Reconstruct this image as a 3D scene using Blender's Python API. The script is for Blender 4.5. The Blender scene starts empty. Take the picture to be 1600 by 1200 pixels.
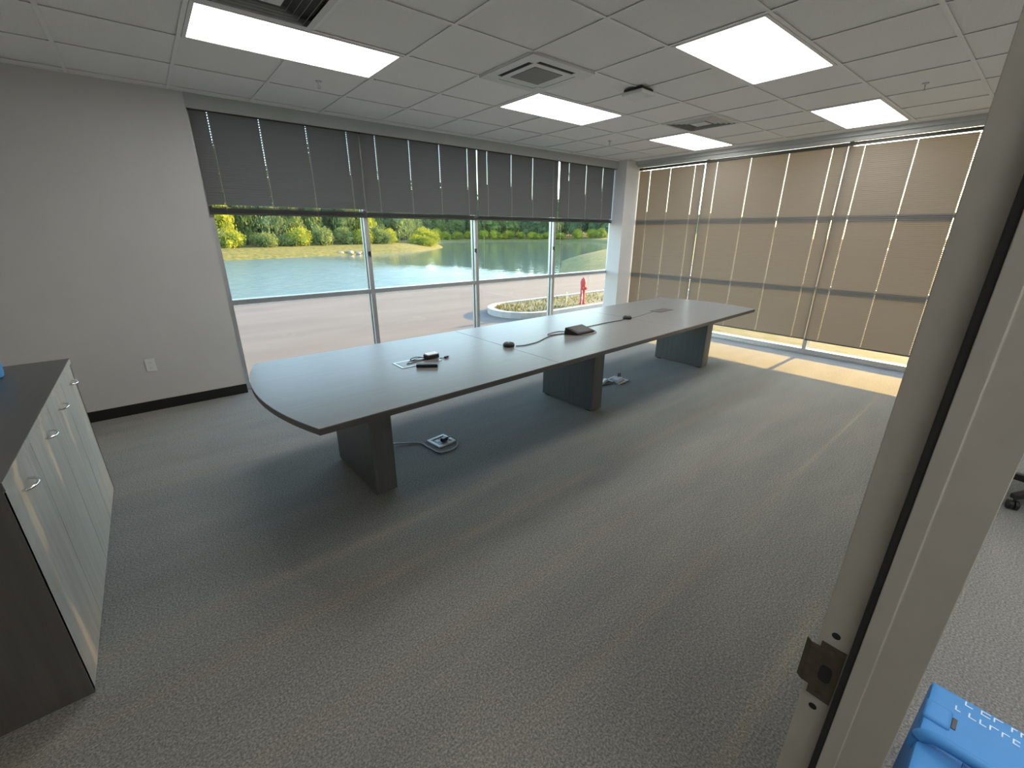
import bpy, bmesh, math, random
from mathutils import Matrix, Vector

# ------------------------------------------------------------------ camera, sky, sun, exposure
S = bpy.context.scene
COL = S.collection
cam_d = bpy.data.cameras.new('camera')
cam_d.sensor_width = 36.0
cam_d.lens = 15.067
cam_d.clip_start = 0.02
cam_d.clip_end = 1000
cam = bpy.data.objects.new('camera', cam_d)
COL.objects.link(cam)
RT = Vector((0.772976, -0.634431, 0.00242))
UP = Vector((0.210693, 0.260298, 0.94226))
BK = Vector((-0.598428, -0.727834, 0.334874))
M3 = Matrix((RT, UP, BK)).transposed()
cam.matrix_world = Matrix.Translation((-1.656973, -4.980694, 1.618619)) @ M3.to_4x4()
S.camera = cam

SUN_EL = math.radians(10.9)
SUN_E = 21.5
SKY = 1.4
PANEL = 11.5
world = bpy.data.worlds.new('world')
S.world = world
world.use_nodes = True
wn = world.node_tree
wn.nodes.clear()
wo = wn.nodes.new('ShaderNodeOutputWorld')
wb = wn.nodes.new('ShaderNodeBackground')
ws = wn.nodes.new('ShaderNodeTexSky')
ws.sky_type = 'NISHITA'
ws.sun_disc = False
ws.sun_elevation = SUN_EL
ws.sun_rotation = math.radians(90)
ws.air_density = 1.0
ws.dust_density = 0.4
ws.ozone_density = 1.2
wb.inputs['Strength'].default_value = SKY
wn.links.new(ws.outputs[0], wb.inputs[0])
wn.links.new(wb.outputs[0], wo.inputs[0])

sun_d = bpy.data.lights.new('sun', 'SUN')
sun_d.energy = SUN_E
sun_d.color = (1.0, 0.61, 0.18)
sun_d.angle = math.radians(0.55)
sun = bpy.data.objects.new('sun', sun_d)
COL.objects.link(sun)
sdir = Vector((-math.cos(SUN_EL), -0.012, -math.sin(SUN_EL)))
sun.rotation_euler = sdir.to_track_quat('-Z', 'Y').to_euler()
sun.location = (40, 0, 12)

S.view_settings.view_transform = 'Standard'
S.view_settings.look = 'None'
S.view_settings.exposure = 0.0
S.view_settings.gamma = 1.0
S.view_settings.use_curve_mapping = False
S.cycles.use_denoising = True
S.cycles.max_bounces = 12
S.cycles.diffuse_bounces = 7
S.cycles.transparent_max_bounces = 24

# ------------------------------------------------------------------ helpers
random.seed(7)
CEIL = 2.738
T = 0.6096


class MB:
    def __init__(s):
        s.v = []
        s.f = []

    def add(s, vs, fs):
        o = len(s.v)
        s.v += [tuple(p) for p in vs]
        s.f += [tuple(i + o for i in f) for f in fs]
        return s

    def box(s, x0, x1, y0, y1, z0, z1):
        return s.add([(x0, y0, z0), (x1, y0, z0), (x1, y1, z0), (x0, y1, z0), (x0, y0, z1), (x1, y0, z1), (x1, y1, z1), (x0, y1, z1)],
                     [(0, 3, 2, 1), (4, 5, 6, 7), (0, 1, 5, 4), (1, 2, 6, 5), (2, 3, 7, 6), (3, 0, 4, 7)])

    def obox(s, c, ux, uy, hx, hy, z0, z1):
        c, ux, uy = Vector(c), Vector(ux).normalized(), Vector(uy).normalized()
        ps = [c + ux * a * hx + uy * b * hy for a, b in ((-1, -1), (1, -1), (1, 1), (-1, 1))]
        return s.add([(p.x, p.y, c.z + z0) for p in ps] + [(p.x, p.y, c.z + z1) for p in ps],
                     [(0, 3, 2, 1), (4, 5, 6, 7), (0, 1, 5, 4), (1, 2, 6, 5), (2, 3, 7, 6), (3, 0, 4, 7)])

    def prism(s, poly, z0, z1):
        n = len(poly)
        return s.add([(x, y, z0) for x, y in poly] + [(x, y, z1) for x, y in poly],
                     [tuple(range(n - 1, -1, -1)), tuple(range(n, 2 * n))] + [(i, (i + 1) % n, n + (i + 1) % n, n + i) for i in range(n)])

    def tube(s, pts, r, n=8, closed=False):
        pts = [Vector(p) for p in pts]
        m = len(pts)
        vs, fs = [], []
        up = Vector((0, 0, 1))
        for i, p in enumerate(pts):
            a = pts[(i - 1) % m] if (i > 0 or closed) else p
            b = pts[(i + 1) % m] if (i < m - 1 or closed) else p
            t = (b - a)
            if t.length < 1e-9:
                t = Vector((1, 0, 0))
            t.normalize()
            u = up if abs(t.dot(up)) < 0.95 else Vector((1, 0, 0))
            q = t.cross(u).normalized()
            w = q.cross(t).normalized()
            rr = r[i] if isinstance(r, (list, tuple)) else r
            for k in range(n):
                an = 2 * math.pi * k / n
                vs.append(p + q * math.cos(an) * rr + w * math.sin(an) * rr)
        for i in range(m if closed else m - 1):
            j = (i + 1) % m
            for k in range(n):
                fs.append((i * n + k, i * n + (k + 1) % n, j * n + (k + 1) % n, j * n + k))
        if not closed:
            fs.append(tuple(range(n - 1, -1, -1)))
            fs.append(tuple((m - 1) * n + k for k in range(n)))
        return s.add(vs, fs)

    def lathe(s, prof, c=(0, 0, 0), n=24, axis='z'):
        vs, fs = [], []
        for r, z in prof:
            for k in range(n):
                a = 2 * math.pi * k / n
                p = (r * math.cos(a), r * math.sin(a), z)
                if axis == 'x':
                    p = (p[2], p[0], p[1])
                if axis == 'y':
                    p = (p[0], p[2], p[1])
                vs.append((p[0] + c[0], p[1] + c[1], p[2] + c[2]))
        m = len(prof)
        for i in range(m - 1):
            for k in range(n):
                fs.append((i * n + k, i * n + (k + 1) % n, (i + 1) * n + (k + 1) % n, (i + 1) * n + k))
        fs.append(tuple(range(n - 1, -1, -1)))
        fs.append(tuple((m - 1) * n + k for k in range(n)))
        return s.add(vs, fs)

    def mesh(s, name, off=Vector((0, 0, 0)), bevel=0, seg=2, smooth=False):
        me = bpy.data.meshes.new(name)
        me.from_pydata([(x - off[0], y - off[1], z - off[2]) for x, y, z in s.v], [], s.f)
        bm = bmesh.new()
        bm.from_mesh(me)
        if bevel:
            bmesh.ops.recalc_face_normals(bm, faces=bm.faces)
            es = [e for e in bm.edges if len(e.link_faces) == 2 and e.calc_face_angle(0) > 0.6]
            bmesh.ops.bevel(bm, geom=es, offset=bevel, segments=seg, profile=0.7, affect='EDGES', clamp_overlap=True)
        bmesh.ops.recalc_face_normals(bm, faces=bm.faces)
        bm.to_mesh(me)
        bm.free()
        if smooth:
            for p in me.polygons:
                p.use_smooth = True
            try:
                me.set_sharp_from_angle(angle=math.radians(45))
            except Exception:
                pass
        return me

    def build(s, name, mat, parent=None, bevel=0, seg=2, smooth=False, local=False, loc=None):
        off = Vector((0, 0, 0))
        p = parent
        if not local:
            while p is not None:
                off += p.location
                p = p.parent
        if loc is not None:
            off = off + Vector(loc) - (Vector((0, 0, 0)) if parent is None else Vector((0, 0, 0)))
        me = s.mesh(name, off, bevel, seg, smooth)
        if mat:
            me.materials.append(mat)
        o = bpy.data.objects.new(name, me)
        COL.objects.link(o)
        o.parent = parent
        if loc is not None:
            o.location = loc
        return o


def box(name, mat, b, parent=None, bevel=0, **k):
    return MB().box(*b).build(name, mat, parent, bevel, **k)


def tag(o, label=None, cat=None, group=None, kind=None):
    if label:
        o['label'] = label
    if cat:
        o['category'] = cat
    if group:
        o['group'] = group
    if kind:
        o['kind'] = kind
    return o


def empty(name, loc, rz=0.0, label=None, cat=None, group=None, kind=None):
    o = bpy.data.objects.new(name, None)
    COL.objects.link(o)
    o.location = loc
    o.rotation_euler = (0, 0, rz)
    o.empty_display_size = 0.1
    return tag(o, label, cat, group, kind)


def copy_tree(o, parent=None):
    c = o.copy()
    COL.objects.link(c)
    c.parent = parent
    for ch in list(o.children):
        copy_tree(ch, c)
    return c


def smooth_path(pts, n=6):
    P = [Vector(p) for p in pts]
    P = [P[0] * 2 - P[1]] + P + [P[-1] * 2 - P[-2]]
    out = []
    for i in range(1, len(P) - 2):
        for k in range(n):
            t = k / n
            a, b, c, d = P[i - 1], P[i], P[i + 1], P[i + 2]
            out.append(0.5 * ((2 * b) + (c - a) * t + (2 * a - 5 * b + 4 * c - d) * t * t + (3 * b - a - 3 * c + d) * t ** 3))
    out.append(P[-2])
    return out


# ------------------------------------------------------------------ materials
def mat(name, col, rough=0.6, metal=0.0, spec=0.5, vary=0.0, scale=8.0, stretch=(1, 1, 1), bump=0.0, bscale=None, col2=None, detail=4, coat=0.0):
    m = bpy.data.materials.new(name)
    m.use_nodes = True
    nt = m.node_tree
    b = nt.nodes['Principled BSDF']
    b.inputs['Roughness'].default_value = rough
    b.inputs['Metallic'].default_value = metal
    b.inputs['Specular IOR Level'].default_value = spec
    b.inputs['Coat Weight'].default_value = coat
    tc = nt.nodes.new('ShaderNodeTexCoord')
    mp = nt.nodes.new('ShaderNodeMapping')
    mp.inputs['Scale'].default_value = stretch
    nt.links.new(tc.outputs['Object'], mp.inputs[0])
    nz = nt.nodes.new('ShaderNodeTexNoise')
    nz.inputs['Scale'].default_value = scale
    nz.inputs['Detail'].default_value = detail
    nz.inputs['Roughness'].default_value = 0.6
    nt.links.new(mp.outputs[0], nz.inputs['Vector'])
    rp = nt.nodes.new('ShaderNodeValToRGB')
    c2 = col2 or tuple(min(1, c * (1 + vary)) for c in col)
    c1 = col if col2 else tuple(c * (1 - vary) for c in col)
    rp.color_ramp.elements[0].position = 0.32
    rp.color_ramp.elements[1].position = 0.68
    rp.color_ramp.elements[0].color = (*c1, 1)
    rp.color_ramp.elements[1].color = (*c2, 1)
    nt.links.new(nz.outputs['Fac'], rp.inputs[0])
    nt.links.new(rp.outputs[0], b.inputs['Base Color'])
    if bump:
        n2 = nt.nodes.new('ShaderNodeTexNoise')
        n2.inputs['Scale'].default_value = bscale or scale * 4
        n2.inputs['Detail'].default_value = 3
        nt.links.new(mp.outputs[0], n2.inputs['Vector'])
        bp = nt.nodes.new('ShaderNodeBump')
        bp.inputs['Strength'].default_value = bump
        bp.inputs['Distance'].default_value = 0.01
        nt.links.new(n2.outputs['Fac'], bp.inputs['Height'])
        nt.links.new(bp.outputs[0], b.inputs['Normal'])
    return m


def emit_mat(name, col, strength):
    m = bpy.data.materials.new(name)
    m.use_nodes = True
    nt = m.node_tree
    b = nt.nodes['Principled BSDF']
    b.inputs['Base Color'].default_value = (0.8, 0.8, 0.8, 1)
    b.inputs['Emission Color'].default_value = (*col, 1)
    b.inputs['Emission Strength'].default_value = strength
    b.inputs['Roughness'].default_value = 0.5
    return m


def carpet_mat():
    m = bpy.data.materials.new('carpet_loop')
    m.use_nodes = True
    nt = m.node_tree
    L = nt.links.new
    b = nt.nodes['Principled BSDF']
    b.inputs['Roughness'].default_value = 0.95
    b.inputs['Specular IOR Level'].default_value = 0.15
    b.inputs['Sheen Weight'].default_value = 0.15
    tc = nt.nodes.new('ShaderNodeTexCoord')
    n1 = nt.nodes.new('ShaderNodeTexNoise')
    n1.inputs['Scale'].default_value = 130
    n1.inputs['Detail'].default_value = 3
    L(tc.outputs['Object'], n1.inputs['Vector'])
    rp = nt.nodes.new('ShaderNodeValToRGB')
    e = rp.color_ramp.elements
    e[0].position, e[0].color = 0.30, (0.115, 0.118, 0.118, 1)
    e[1].position, e[1].color = 0.70, (0.33, 0.32, 0.295, 1)
    k = rp.color_ramp.elements.new(0.5)
    k.color = (0.21, 0.21, 0.20, 1)
    L(n1.outputs['Fac'], rp.inputs[0])
    mp = nt.nodes.new('ShaderNodeMapping')
    mp.inputs['Scale'].default_value = (0.7, 3.0, 1)
    L(tc.outputs['Object'], mp.inputs[0])
    n2 = nt.nodes.new('ShaderNodeTexNoise')
    n2.inputs['Scale'].default_value = 1.6
    n2.inputs['Detail'].default_value = 4
    L(mp.outputs[0], n2.inputs['Vector'])
    r2 = nt.nodes.new('ShaderNodeValToRGB')
    r2.color_ramp.elements[0].color = (0.90, 0.91, 0.92, 1)
    r2.color_ramp.elements[1].color = (1.09, 1.08, 1.06, 1)
    r2.color_ramp.elements[0].position = 0.3
    r2.color_ramp.elements[1].position = 0.7
    L(n2.outputs['Fac'], r2.inputs[0])
    mx = nt.nodes.new('ShaderNodeMix')
    mx.data_type = 'RGBA'
    mx.blend_type = 'MULTIPLY'
    mx.inputs['Factor'].default_value = 1.0
    L(rp.outputs[0], mx.inputs['A'])
    L(r2.outputs[0], mx.inputs['B'])
    L(mx.outputs['Result'], b.inputs['Base Color'])
    n3 = nt.nodes.new('ShaderNodeTexNoise')
    n3.inputs['Scale'].default_value = 240
    n3.inputs['Detail'].default_value = 2
    L(tc.outputs['Object'], n3.inputs['Vector'])
    bp = nt.nodes.new('ShaderNodeBump')
    bp.inputs['Strength'].default_value = 0.38
    bp.inputs['Distance'].default_value = 0.008
    L(n3.outputs['Fac'], bp.inputs['Height'])
    L(bp.outputs[0], b.inputs['Normal'])
    return m


def slat_mat():
    m = bpy.data.materials.new('blind_vinyl')
    m.use_nodes = True
    nt = m.node_tree
    nt.nodes.clear()
    o = nt.nodes.new('ShaderNodeOutputMaterial')
    d = nt.nodes.new('ShaderNodeBsdfDiffuse')
    d.inputs[0].default_value = (0.165, 0.160, 0.152, 1)
    t = nt.nodes.new('ShaderNodeBsdfTranslucent')
    t.inputs[0].default_value = (0.175, 0.175, 0.185, 1)
    mx = nt.nodes.new('ShaderNodeMixShader')
    mx.inputs[0].default_value = 0.085
    nt.links.new(d.outputs[0], mx.inputs[1])
    nt.links.new(t.outputs[0], mx.inputs[2])
    nt.links.new(mx.outputs[0], o.inputs[0])
    return m


def glass_mat():
    m = bpy.data.materials.new('clear_glass')
    m.use_nodes = True
    nt = m.node_tree
    nt.nodes.clear()
    o = nt.nodes.new('ShaderNodeOutputMaterial')
    t = nt.nodes.new('ShaderNodeBsdfTransparent')
    t.inputs[0].default_value = (0.945, 0.965, 0.96, 1)
    g = nt.nodes.new('ShaderNodeBsdfGlossy')
    g.inputs['Roughness'].default_value = 0.02
    g.inputs['Color'].default_value = (0.8, 0.85, 0.85, 1)
    lw = nt.nodes.new('ShaderNodeLayerWeight')
    lw.inputs['Blend'].default_value = 0.5
    pw = nt.nodes.new('ShaderNodeMath')
    pw.operation = 'POWER'
    pw.inputs[1].default_value = 5.0
    ma = nt.nodes.new('ShaderNodeMath')
    ma.operation = 'MULTIPLY_ADD'
    ma.inputs[1].default_value = 0.9
    ma.inputs[2].default_value = 0.03
    nt.links.new(lw.outputs['Facing'], pw.inputs[0])
    nt.links.new(pw.outputs[0], ma.inputs[0])
    mx = nt.nodes.new('ShaderNodeMixShader')
    nt.links.new(ma.outputs[0], mx.inputs[0])
    nt.links.new(t.outputs[0], mx.inputs[1])
    nt.links.new(g.outputs[0], mx.inputs[2])
    nt.links.new(mx.outputs[0], o.inputs[0])
    return m


def water_mat():
    m = bpy.data.materials.new('pond_water')
    m.use_nodes = True
    nt = m.node_tree
    L = nt.links.new
    b = nt.nodes['Principled BSDF']
    b.inputs['Base Color'].default_value = (0.13, 0.185, 0.165, 1)
    b.inputs['Roughness'].default_value = 0.06
    b.inputs['IOR'].default_value = 1.33
    tc = nt.nodes.new('ShaderNodeTexCoord')
    mp = nt.nodes.new('ShaderNodeMapping')
    mp.inputs['Scale'].default_value = (0.5, 1.3, 1)
    L(tc.outputs['Object'], mp.inputs[0])
    n1 = nt.nodes.new('ShaderNodeTexNoise')
    n1.inputs['Scale'].default_value = 1.4
    n1.inputs['Detail'].default_value = 3
    L(mp.outputs[0], n1.inputs['Vector'])
    # breeze: the open water beside the building is rippled, the sheltered cove stays calm
    n2 = nt.nodes.new('ShaderNodeTexNoise')
    n2.inputs['Scale'].default_value = 0.06
    n2.inputs['Detail'].default_value = 2
    L(tc.outputs['Object'], n2.inputs['Vector'])
    sx = nt.nodes.new('ShaderNodeSeparateXYZ')
    L(tc.outputs['Object'], sx.inputs[0])
    ad_ = nt.nodes.new('ShaderNodeMath')
    ad_.operation = 'MULTIPLY_ADD'
    ad_.inputs[1].default_value = 16.0
    L(n2.outputs['Fac'], ad_.inputs[0])
    L(sx.outputs['X'], ad_.inputs[2])
    mr = nt.nodes.new('ShaderNodeMapRange')
    mr.inputs[1].default_value = 19.0
    mr.inputs[2].default_value = 29.0
    mr.inputs[3].default_value = 0.9
    mr.inputs[4].default_value = 0.10
    L(ad_.outputs[0], mr.inputs[0])
    mr2 = nt.nodes.new('ShaderNodeMapRange')
    mr2.inputs[1].default_value = 0.1
    mr2.inputs[2].default_value = 0.9
    mr2.inputs[3].default_value = 0.06
    mr2.inputs[4].default_value = 0.34
    L(mr.outputs[0], mr2.inputs[0])
    L(mr2.outputs[0], b.inputs['Roughness'])
    bp = nt.nodes.new('ShaderNodeBump')
    bp.inputs['Distance'].default_value = 0.17
    L(mr.outputs[0], bp.inputs['Strength'])
    L(n1.outputs['Fac'], bp.inputs['Height'])
    L(bp.outputs[0], b.inputs['Normal'])
    return m


def leaf_mat(name, c1, c2):
    m = bpy.data.materials.new(name)
    m.use_nodes = True
    nt = m.node_tree
    nt.nodes.clear()
    L = nt.links.new
    o = nt.nodes.new('ShaderNodeOutputMaterial')
    tc = nt.nodes.new('ShaderNodeTexCoord')
    nz = nt.nodes.new('ShaderNodeTexNoise')
    nz.inputs['Scale'].default_value = 0.9
    nz.inputs['Detail'].default_value = 5
    L(tc.outputs['Object'], nz.inputs['Vector'])
    rp = nt.nodes.new('ShaderNodeValToRGB')
    rp.color_ramp.elements[0].position = 0.35
    rp.color_ramp.elements[1].position = 0.65
    rp.color_ramp.elements[0].color = (*c1, 1)
    rp.color_ramp.elements[1].color = (*c2, 1)
    L(nz.outputs['Fac'], rp.inputs[0])
    d = nt.nodes.new('ShaderNodeBsdfDiffuse')
    t = nt.nodes.new('ShaderNodeBsdfTranslucent')
    mx = nt.nodes.new('ShaderNodeMixShader')
    mx.inputs[0].default_value = 0.3
    L(rp.outputs[0], d.inputs[0])
    L(rp.outputs[0], t.inputs[0])
    L(d.outputs[0], mx.inputs[1])
    L(t.outputs[0], mx.inputs[2])
    L(mx.outputs[0], o.inputs[0])
    return m


M = dict(
    wall=mat('wall_paint', (0.56, 0.557, 0.55), 0.75, vary=0.02, scale=3, bump=0.05, bscale=300),
    white=mat('white_paint', (0.66, 0.66, 0.65), 0.6, vary=0.02),
    trim=mat('trim_paint', (0.42, 0.435, 0.425), 0.6, vary=0.02),
    tile=mat('acoustic_tile', (0.84, 0.835, 0.815), 0.95, vary=0.04, scale=120, bump=0.5, bscale=260, spec=0.1),
    tee=mat('tee_steel', (0.80, 0.80, 0.78), 0.5, vary=0.02),
    black=mat('black_vinyl', (0.008, 0.008, 0.008), 0.5, vary=0.2),
    carpet=carpet_mat(),
    alu=mat('anodised_aluminium', (0.55, 0.56, 0.57), 0.38, metal=0.85, vary=0.04, scale=20),
    glass=glass_mat(),
    slat=slat_mat(),
    rail=mat('blind_rail_shaded', (0.055, 0.052, 0.048), 0.5, vary=0.05),  # darkened to paint the silhouetted headrails and the shaded slat stack
    cord=mat('blind_cord', (0.74, 0.72, 0.66), 0.8, vary=0.05),
    wand=mat('clear_wand', (0.45, 0.45, 0.44), 0.15, vary=0.05),
    tabletop=mat('grey_laminate', (0.190, 0.187, 0.180), 0.32, vary=0.06, scale=5, stretch=(0.5, 9, 1), spec=0.45),
    edge=mat('laminate_edge', (0.085, 0.082, 0.078), 0.4, vary=0.05),  # darker than the top: paints shade onto the table's backlit edge
    tleg=mat('dark_laminate', (0.105, 0.108, 0.110), 0.40, vary=0.12, scale=7, stretch=(8, 8, 0.4)),
    cab=mat('ash_laminate', (0.33, 0.335, 0.325), 0.45, vary=0.13, scale=5, stretch=(5, 5, 0.35)),
    cabtop=mat('charcoal_top', (0.085, 0.085, 0.088), 0.35, vary=0.10, scale=5, stretch=(6, 0.4, 1)),
    cabside=mat('charcoal_side', (0.10, 0.095, 0.088), 0.5, vary=0.15, scale=6, stretch=(6, 6, 0.4)),
    chrome=mat('chrome', (0.75, 0.75, 0.76), 0.15, metal=1.0, vary=0.02),
    steel=mat('brushed_steel', (0.6, 0.6, 0.6), 0.35, metal=0.9, vary=0.05, scale=60),
    bronze=mat('bronze_plate', (0.085, 0.068, 0.048), 0.45, metal=0.5, vary=0.2, scale=40),
    jamb=mat('jamb_paint', (0.37, 0.35, 0.305), 0.55, vary=0.04, scale=12, bump=0.05),
    plastic_k=mat('black_plastic', (0.018, 0.018, 0.018), 0.4, vary=0.1),
    dark_fabric=mat('speaker_fabric', (0.030, 0.029, 0.027), 0.7, vary=0.2, scale=90),
    plastic_w=mat('white_plastic', (0.72, 0.73, 0.73), 0.4, vary=0.02),
    plastic_g=mat('grey_plastic', (0.23, 0.235, 0.24), 0.4, vary=0.05),
    blue=mat('blue_plastic', (0.065, 0.265, 0.60), 0.55, spec=0.3, vary=0.05, scale=5, bump=0.03),
    blue_text=mat('white_lettering', (0.62, 0.76, 0.90), 0.5, vary=0.03),
    light_frame=mat('fixture_frame', (0.75, 0.75, 0.73), 0.4, vary=0.02),
    panel=emit_mat('lit_diffuser', (1.0, 0.985, 0.955), PANEL),
    metal_w=mat('enamel_white', (0.62, 0.63, 0.61), 0.4, vary=0.03),
    grille=mat('grey_grille', (0.20, 0.20, 0.19), 0.6, vary=0.1, scale=200),
    void=mat('dark_void', (0.01, 0.01, 0.01), 0.8, vary=0.1),  # flat black that paints in the shade inside openings
    lot=mat('pinkish_concrete', (0.152, 0.126, 0.108), 0.9, scale=0.55, stretch=(0.5, 2.2, 1), col2=(0.195, 0.163, 0.141), detail=6),
    curb=mat('curb_concrete', (0.36, 0.35, 0.33), 0.9, vary=0.1, scale=4),
    mulch=mat('dry_mulch', (0.16, 0.13, 0.07), 0.95, scale=5, col2=(0.26, 0.24, 0.11), bump=0.6, bscale=18),
    lawn=mat('bank_grass', (0.055, 0.08, 0.010), 0.95, scale=2.2, col2=(0.24, 0.195, 0.045), bump=0.7, bscale=3, detail=6),
    nearlawn=mat('near_lawn', (0.045, 0.08, 0.012), 0.95, scale=2.6, col2=(0.15, 0.12, 0.085), bump=0.5, bscale=10, detail=6),
    water=water_mat(),
    bark=mat('tree_bark', (0.07, 0.055, 0.04), 0.9, vary=0.2, scale=3),
    leaf_a=leaf_mat('leaves_mid_green', (0.11, 0.155, 0.055), (0.25, 0.31, 0.11)),
    leaf_b=leaf_mat('leaves_dark_green', (0.085, 0.135, 0.075), (0.18, 0.25, 0.12)),
    leaf_y=leaf_mat('leaves_yellow_green', (0.20, 0.25, 0.035), (0.42, 0.44, 0.07)),
    leaf_p=leaf_mat('leaves_pale', (0.2, 0.22, 0.14), (0.36, 0.36, 0.26)),
    rock=mat('pale_rock', (0.30, 0.25, 0.22), 0.9, vary=0.2, scale=3),
    red=mat('hydrant_red', (0.42, 0.035, 0.045), 0.5, vary=0.06, scale=10),
    white_lit=mat('stucco', (0.45, 0.44, 0.42), 0.9, vary=0.04, scale=4),
)

# ------------------------------------------------------------------ room shell
XL, XR, YB, YF0, YF1 = -2.72, 5.27, 0.11, -5.017, -4.895
HY = -6.9
floor = MB().box(-6.0, 5.40, HY, 0.33, -0.12, 0.0).build('floor', M['carpet'])
tag(floor, 'grey speckled loop carpet across the room and corridor', kind='structure')

wb_ = MB()
wb_.box(-3.0, -1.12, YB, 0.36, 0, 3.0)
wb_.box(-1.12, 5.42, 0.15, 0.36, CEIL, 3.0)
wall_back = wb_.build('wall_back', M['wall'])
tag(wall_back, 'light grey painted wall beside the long window', kind='structure')
tag(box('wall_left', M['wall'], (-2.84, XL, HY, 0.2, 0, 3.0)), 'grey painted side wall behind the low cabinet', kind='structure')
X0 = -0.927
wf = MB()
wf.box(X0 + 0.03, 5.40, YF0 + 0.008, YF1 - 0.008, 0, 3.0)
wf.box(-2.66, X0 + 0.03, YF0 + 0.008, YF1 - 0.008, 2.16, 3.0)
tag(wf.build('wall_front', M['wall']), 'grey painted wall that holds the doorway', kind='structure')
wr = MB()
wr.box(XR, 5.42, -0.08, YF1, CEIL, 3.0)
wr.box(XR, 5.42, HY, YF1 - 0.002, 0, 3.0)
tag(wr.build('wall_right', M['wall']), 'wall section over and beside the blind-covered window', kind='structure')
tag(MB().box(-2.72, 5.27, HY - 0.12, HY, 0, 3.0).build('wall_corridor', M['wall']), 'grey painted far wall of the corridor', kind='structure')
colm = MB().prism([(4.83, -0.08), (5.42, -0.08), (5.42, 0.36), (5.01, 0.36), (5.01, 0.199), (4.83, 0.199)], 0, 3.0).build('column', M['white'], bevel=0.006)
tag(colm, 'white painted corner column between the two windows', kind='structure')

bb = MB().prism([(XL, YB), (XL, YB - 0.012), (-1.115, YB - 0.012), (-1.115, YB)], 0.0, 0.097).build('baseboard_back', M['black'], bevel=0.003)
tag(bb, 'black vinyl baseboard along the grey wall', kind='structure')
tag(box('baseboard_left', M['black'], (XL, XL + 0.012, YF1, YB - 0.012, 0, 0.097), bevel=0.003), 'black vinyl baseboard behind the cabinet', kind='structure')
tag(box('baseboard_front', M['black'], (X0 + 0.055, XR - 0.02, YF1 - 0.009, YF1 + 0.004, 0, 0.097), bevel=0.003), 'black vinyl baseboard along the doorway wall', kind='structure')

# fascia trims over the blinds
t1 = MB()
t1.box(-1.12, 4.83, YB, YB + 0.02, 2.622, CEIL + 0.02)
t1.box(-1.12, 4.83, YB + 0.02, 0.21, 2.72, CEIL + 0.02)
tag(t1.build('trim_1', M['trim'], bevel=0.002), 'grey fascia board above the pond window blinds', kind='structure')
t2 = MB()
t2.prism([(5.075, -0.08), (5.275, -0.08), (5.275, YF1), (5.075, YF1)], 2.722, CEIL + 0.02)
t2.box(5.075, 5.115, YF1, -0.08, 2.688, 2.722)
t2.box(5.115, 5.16, YF1, -0.08, 2.642, 2.722)
tag(t2.build('trim_2', M['trim'], bevel=0.002), 'stepped fascia moulding above the sunlit blinds', kind='structure')

# ------------------------------------------------------------------ ceiling: deck, tiles, tees
ceiling = MB().box(-6.0, 5.42, HY, 0.36, 2.90, 3.0).build('ceiling', M['white'])
tag(ceiling, 'suspended ceiling of square acoustic tiles', kind='structure')
LIGHTS = [(-2, 2), (2, 2), (6, 2), (2, 5), (6, 5)]
ADDED_HALL_LIGHTS = [(-3, 9), (0, 9), (3, 9), (6, 9)]  # unseen corridor panels, added to light its carpet and the door frame
OPEN = set()
for i, j in LIGHTS + ADDED_HALL_LIGHTS:
    OPEN |= {(i, j), (i + 1, j)}
OPEN |= {(1, 3), (-2, 3), (5, 3)}
tile_cache = {}


def ceil_region(xa, xb, ya, yb):
    for i in range(int(math.floor(xa / T)), int(math.ceil(xb / T))):
        for j in range(int(math.floor(-yb / T)), int(math.ceil(-ya / T))):
            if (i, j) in OPEN:
                continue
            x0, x1 = max(xa, i * T), min(xb, (i + 1) * T)
            y0, y1 = max(ya, -(j + 1) * T), min(yb, -j * T)
            if x1 - x0 < 0.02 or y1 - y0 < 0.02:
                continue
            key = (round(x1 - x0, 3), round(y1 - y0, 3))
            if key not in tile_cache:
                hx, hy = key[0] / 2 - 0.003, key[1] / 2 - 0.003
                me = MB().box(-hx, hx, -hy, hy, 0, 0.016).mesh('tile', bevel=0.0)
                me.materials.append(M['tile'])
                tile_cache[key] = me
            o = bpy.data.objects.new('tile', tile_cache[key])
            COL.objects.link(o)
            o.parent = ceiling
            o.location = ((x0 + x1) / 2, (y0 + y1) / 2, CEIL + 0.0065)
    twins = {(a + 1, b) for a, b in LIGHTS + ADDED_HALL_LIGHTS}   # grid lines that stop at a two-module fixture
    for i in range(int(math.ceil(xa / T)), int(math.floor(xb / T)) + 1):
        x = i * T
        stops = [-yb] + sorted(q for b in range(0, 16) if (i, b) in twins and -yb < b * T < -ya for q in (b * T + 0.014, (b + 1) * T - 0.014)) + [-ya]
        for p, q in zip(stops[::2], stops[1::2]):
            MB().box(x - 0.012, x + 0.012, -q, -p, CEIL, CEIL + 0.002).box(x - 0.0015, x + 0.0015, -q, -p, CEIL + 0.002, CEIL + 0.03).build('tee_bar', M['tee'], ceiling)
    for j in range(int(math.ceil(-yb / T)), int(math.floor(-ya / T)) + 1):
        y = -j * T
        MB().box(xa, xb, y - 0.012, y + 0.012, CEIL + 0.0003, CEIL + 0.0023).box(xa, xb, y - 0.0015, y + 0.0015, CEIL + 0.0023, CEIL + 0.03).build('tee_bar', M['tee'], ceiling)


ceil_region(XL, 5.075, YF1 + 0.0, YB)
ceil_region(XL, 5.27, HY, YF0)
MB().box(XL, 5.075, YB - 0.02, YB, CEIL - 0.001, CEIL + 0.02).build('wall_angle', M['tee'], ceiling)
MB().box(5.055, 5.078, YF1, YB, CEIL - 0.001, CEIL + 0.02).build('wall_angle', M['tee'], ceiling)


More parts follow.
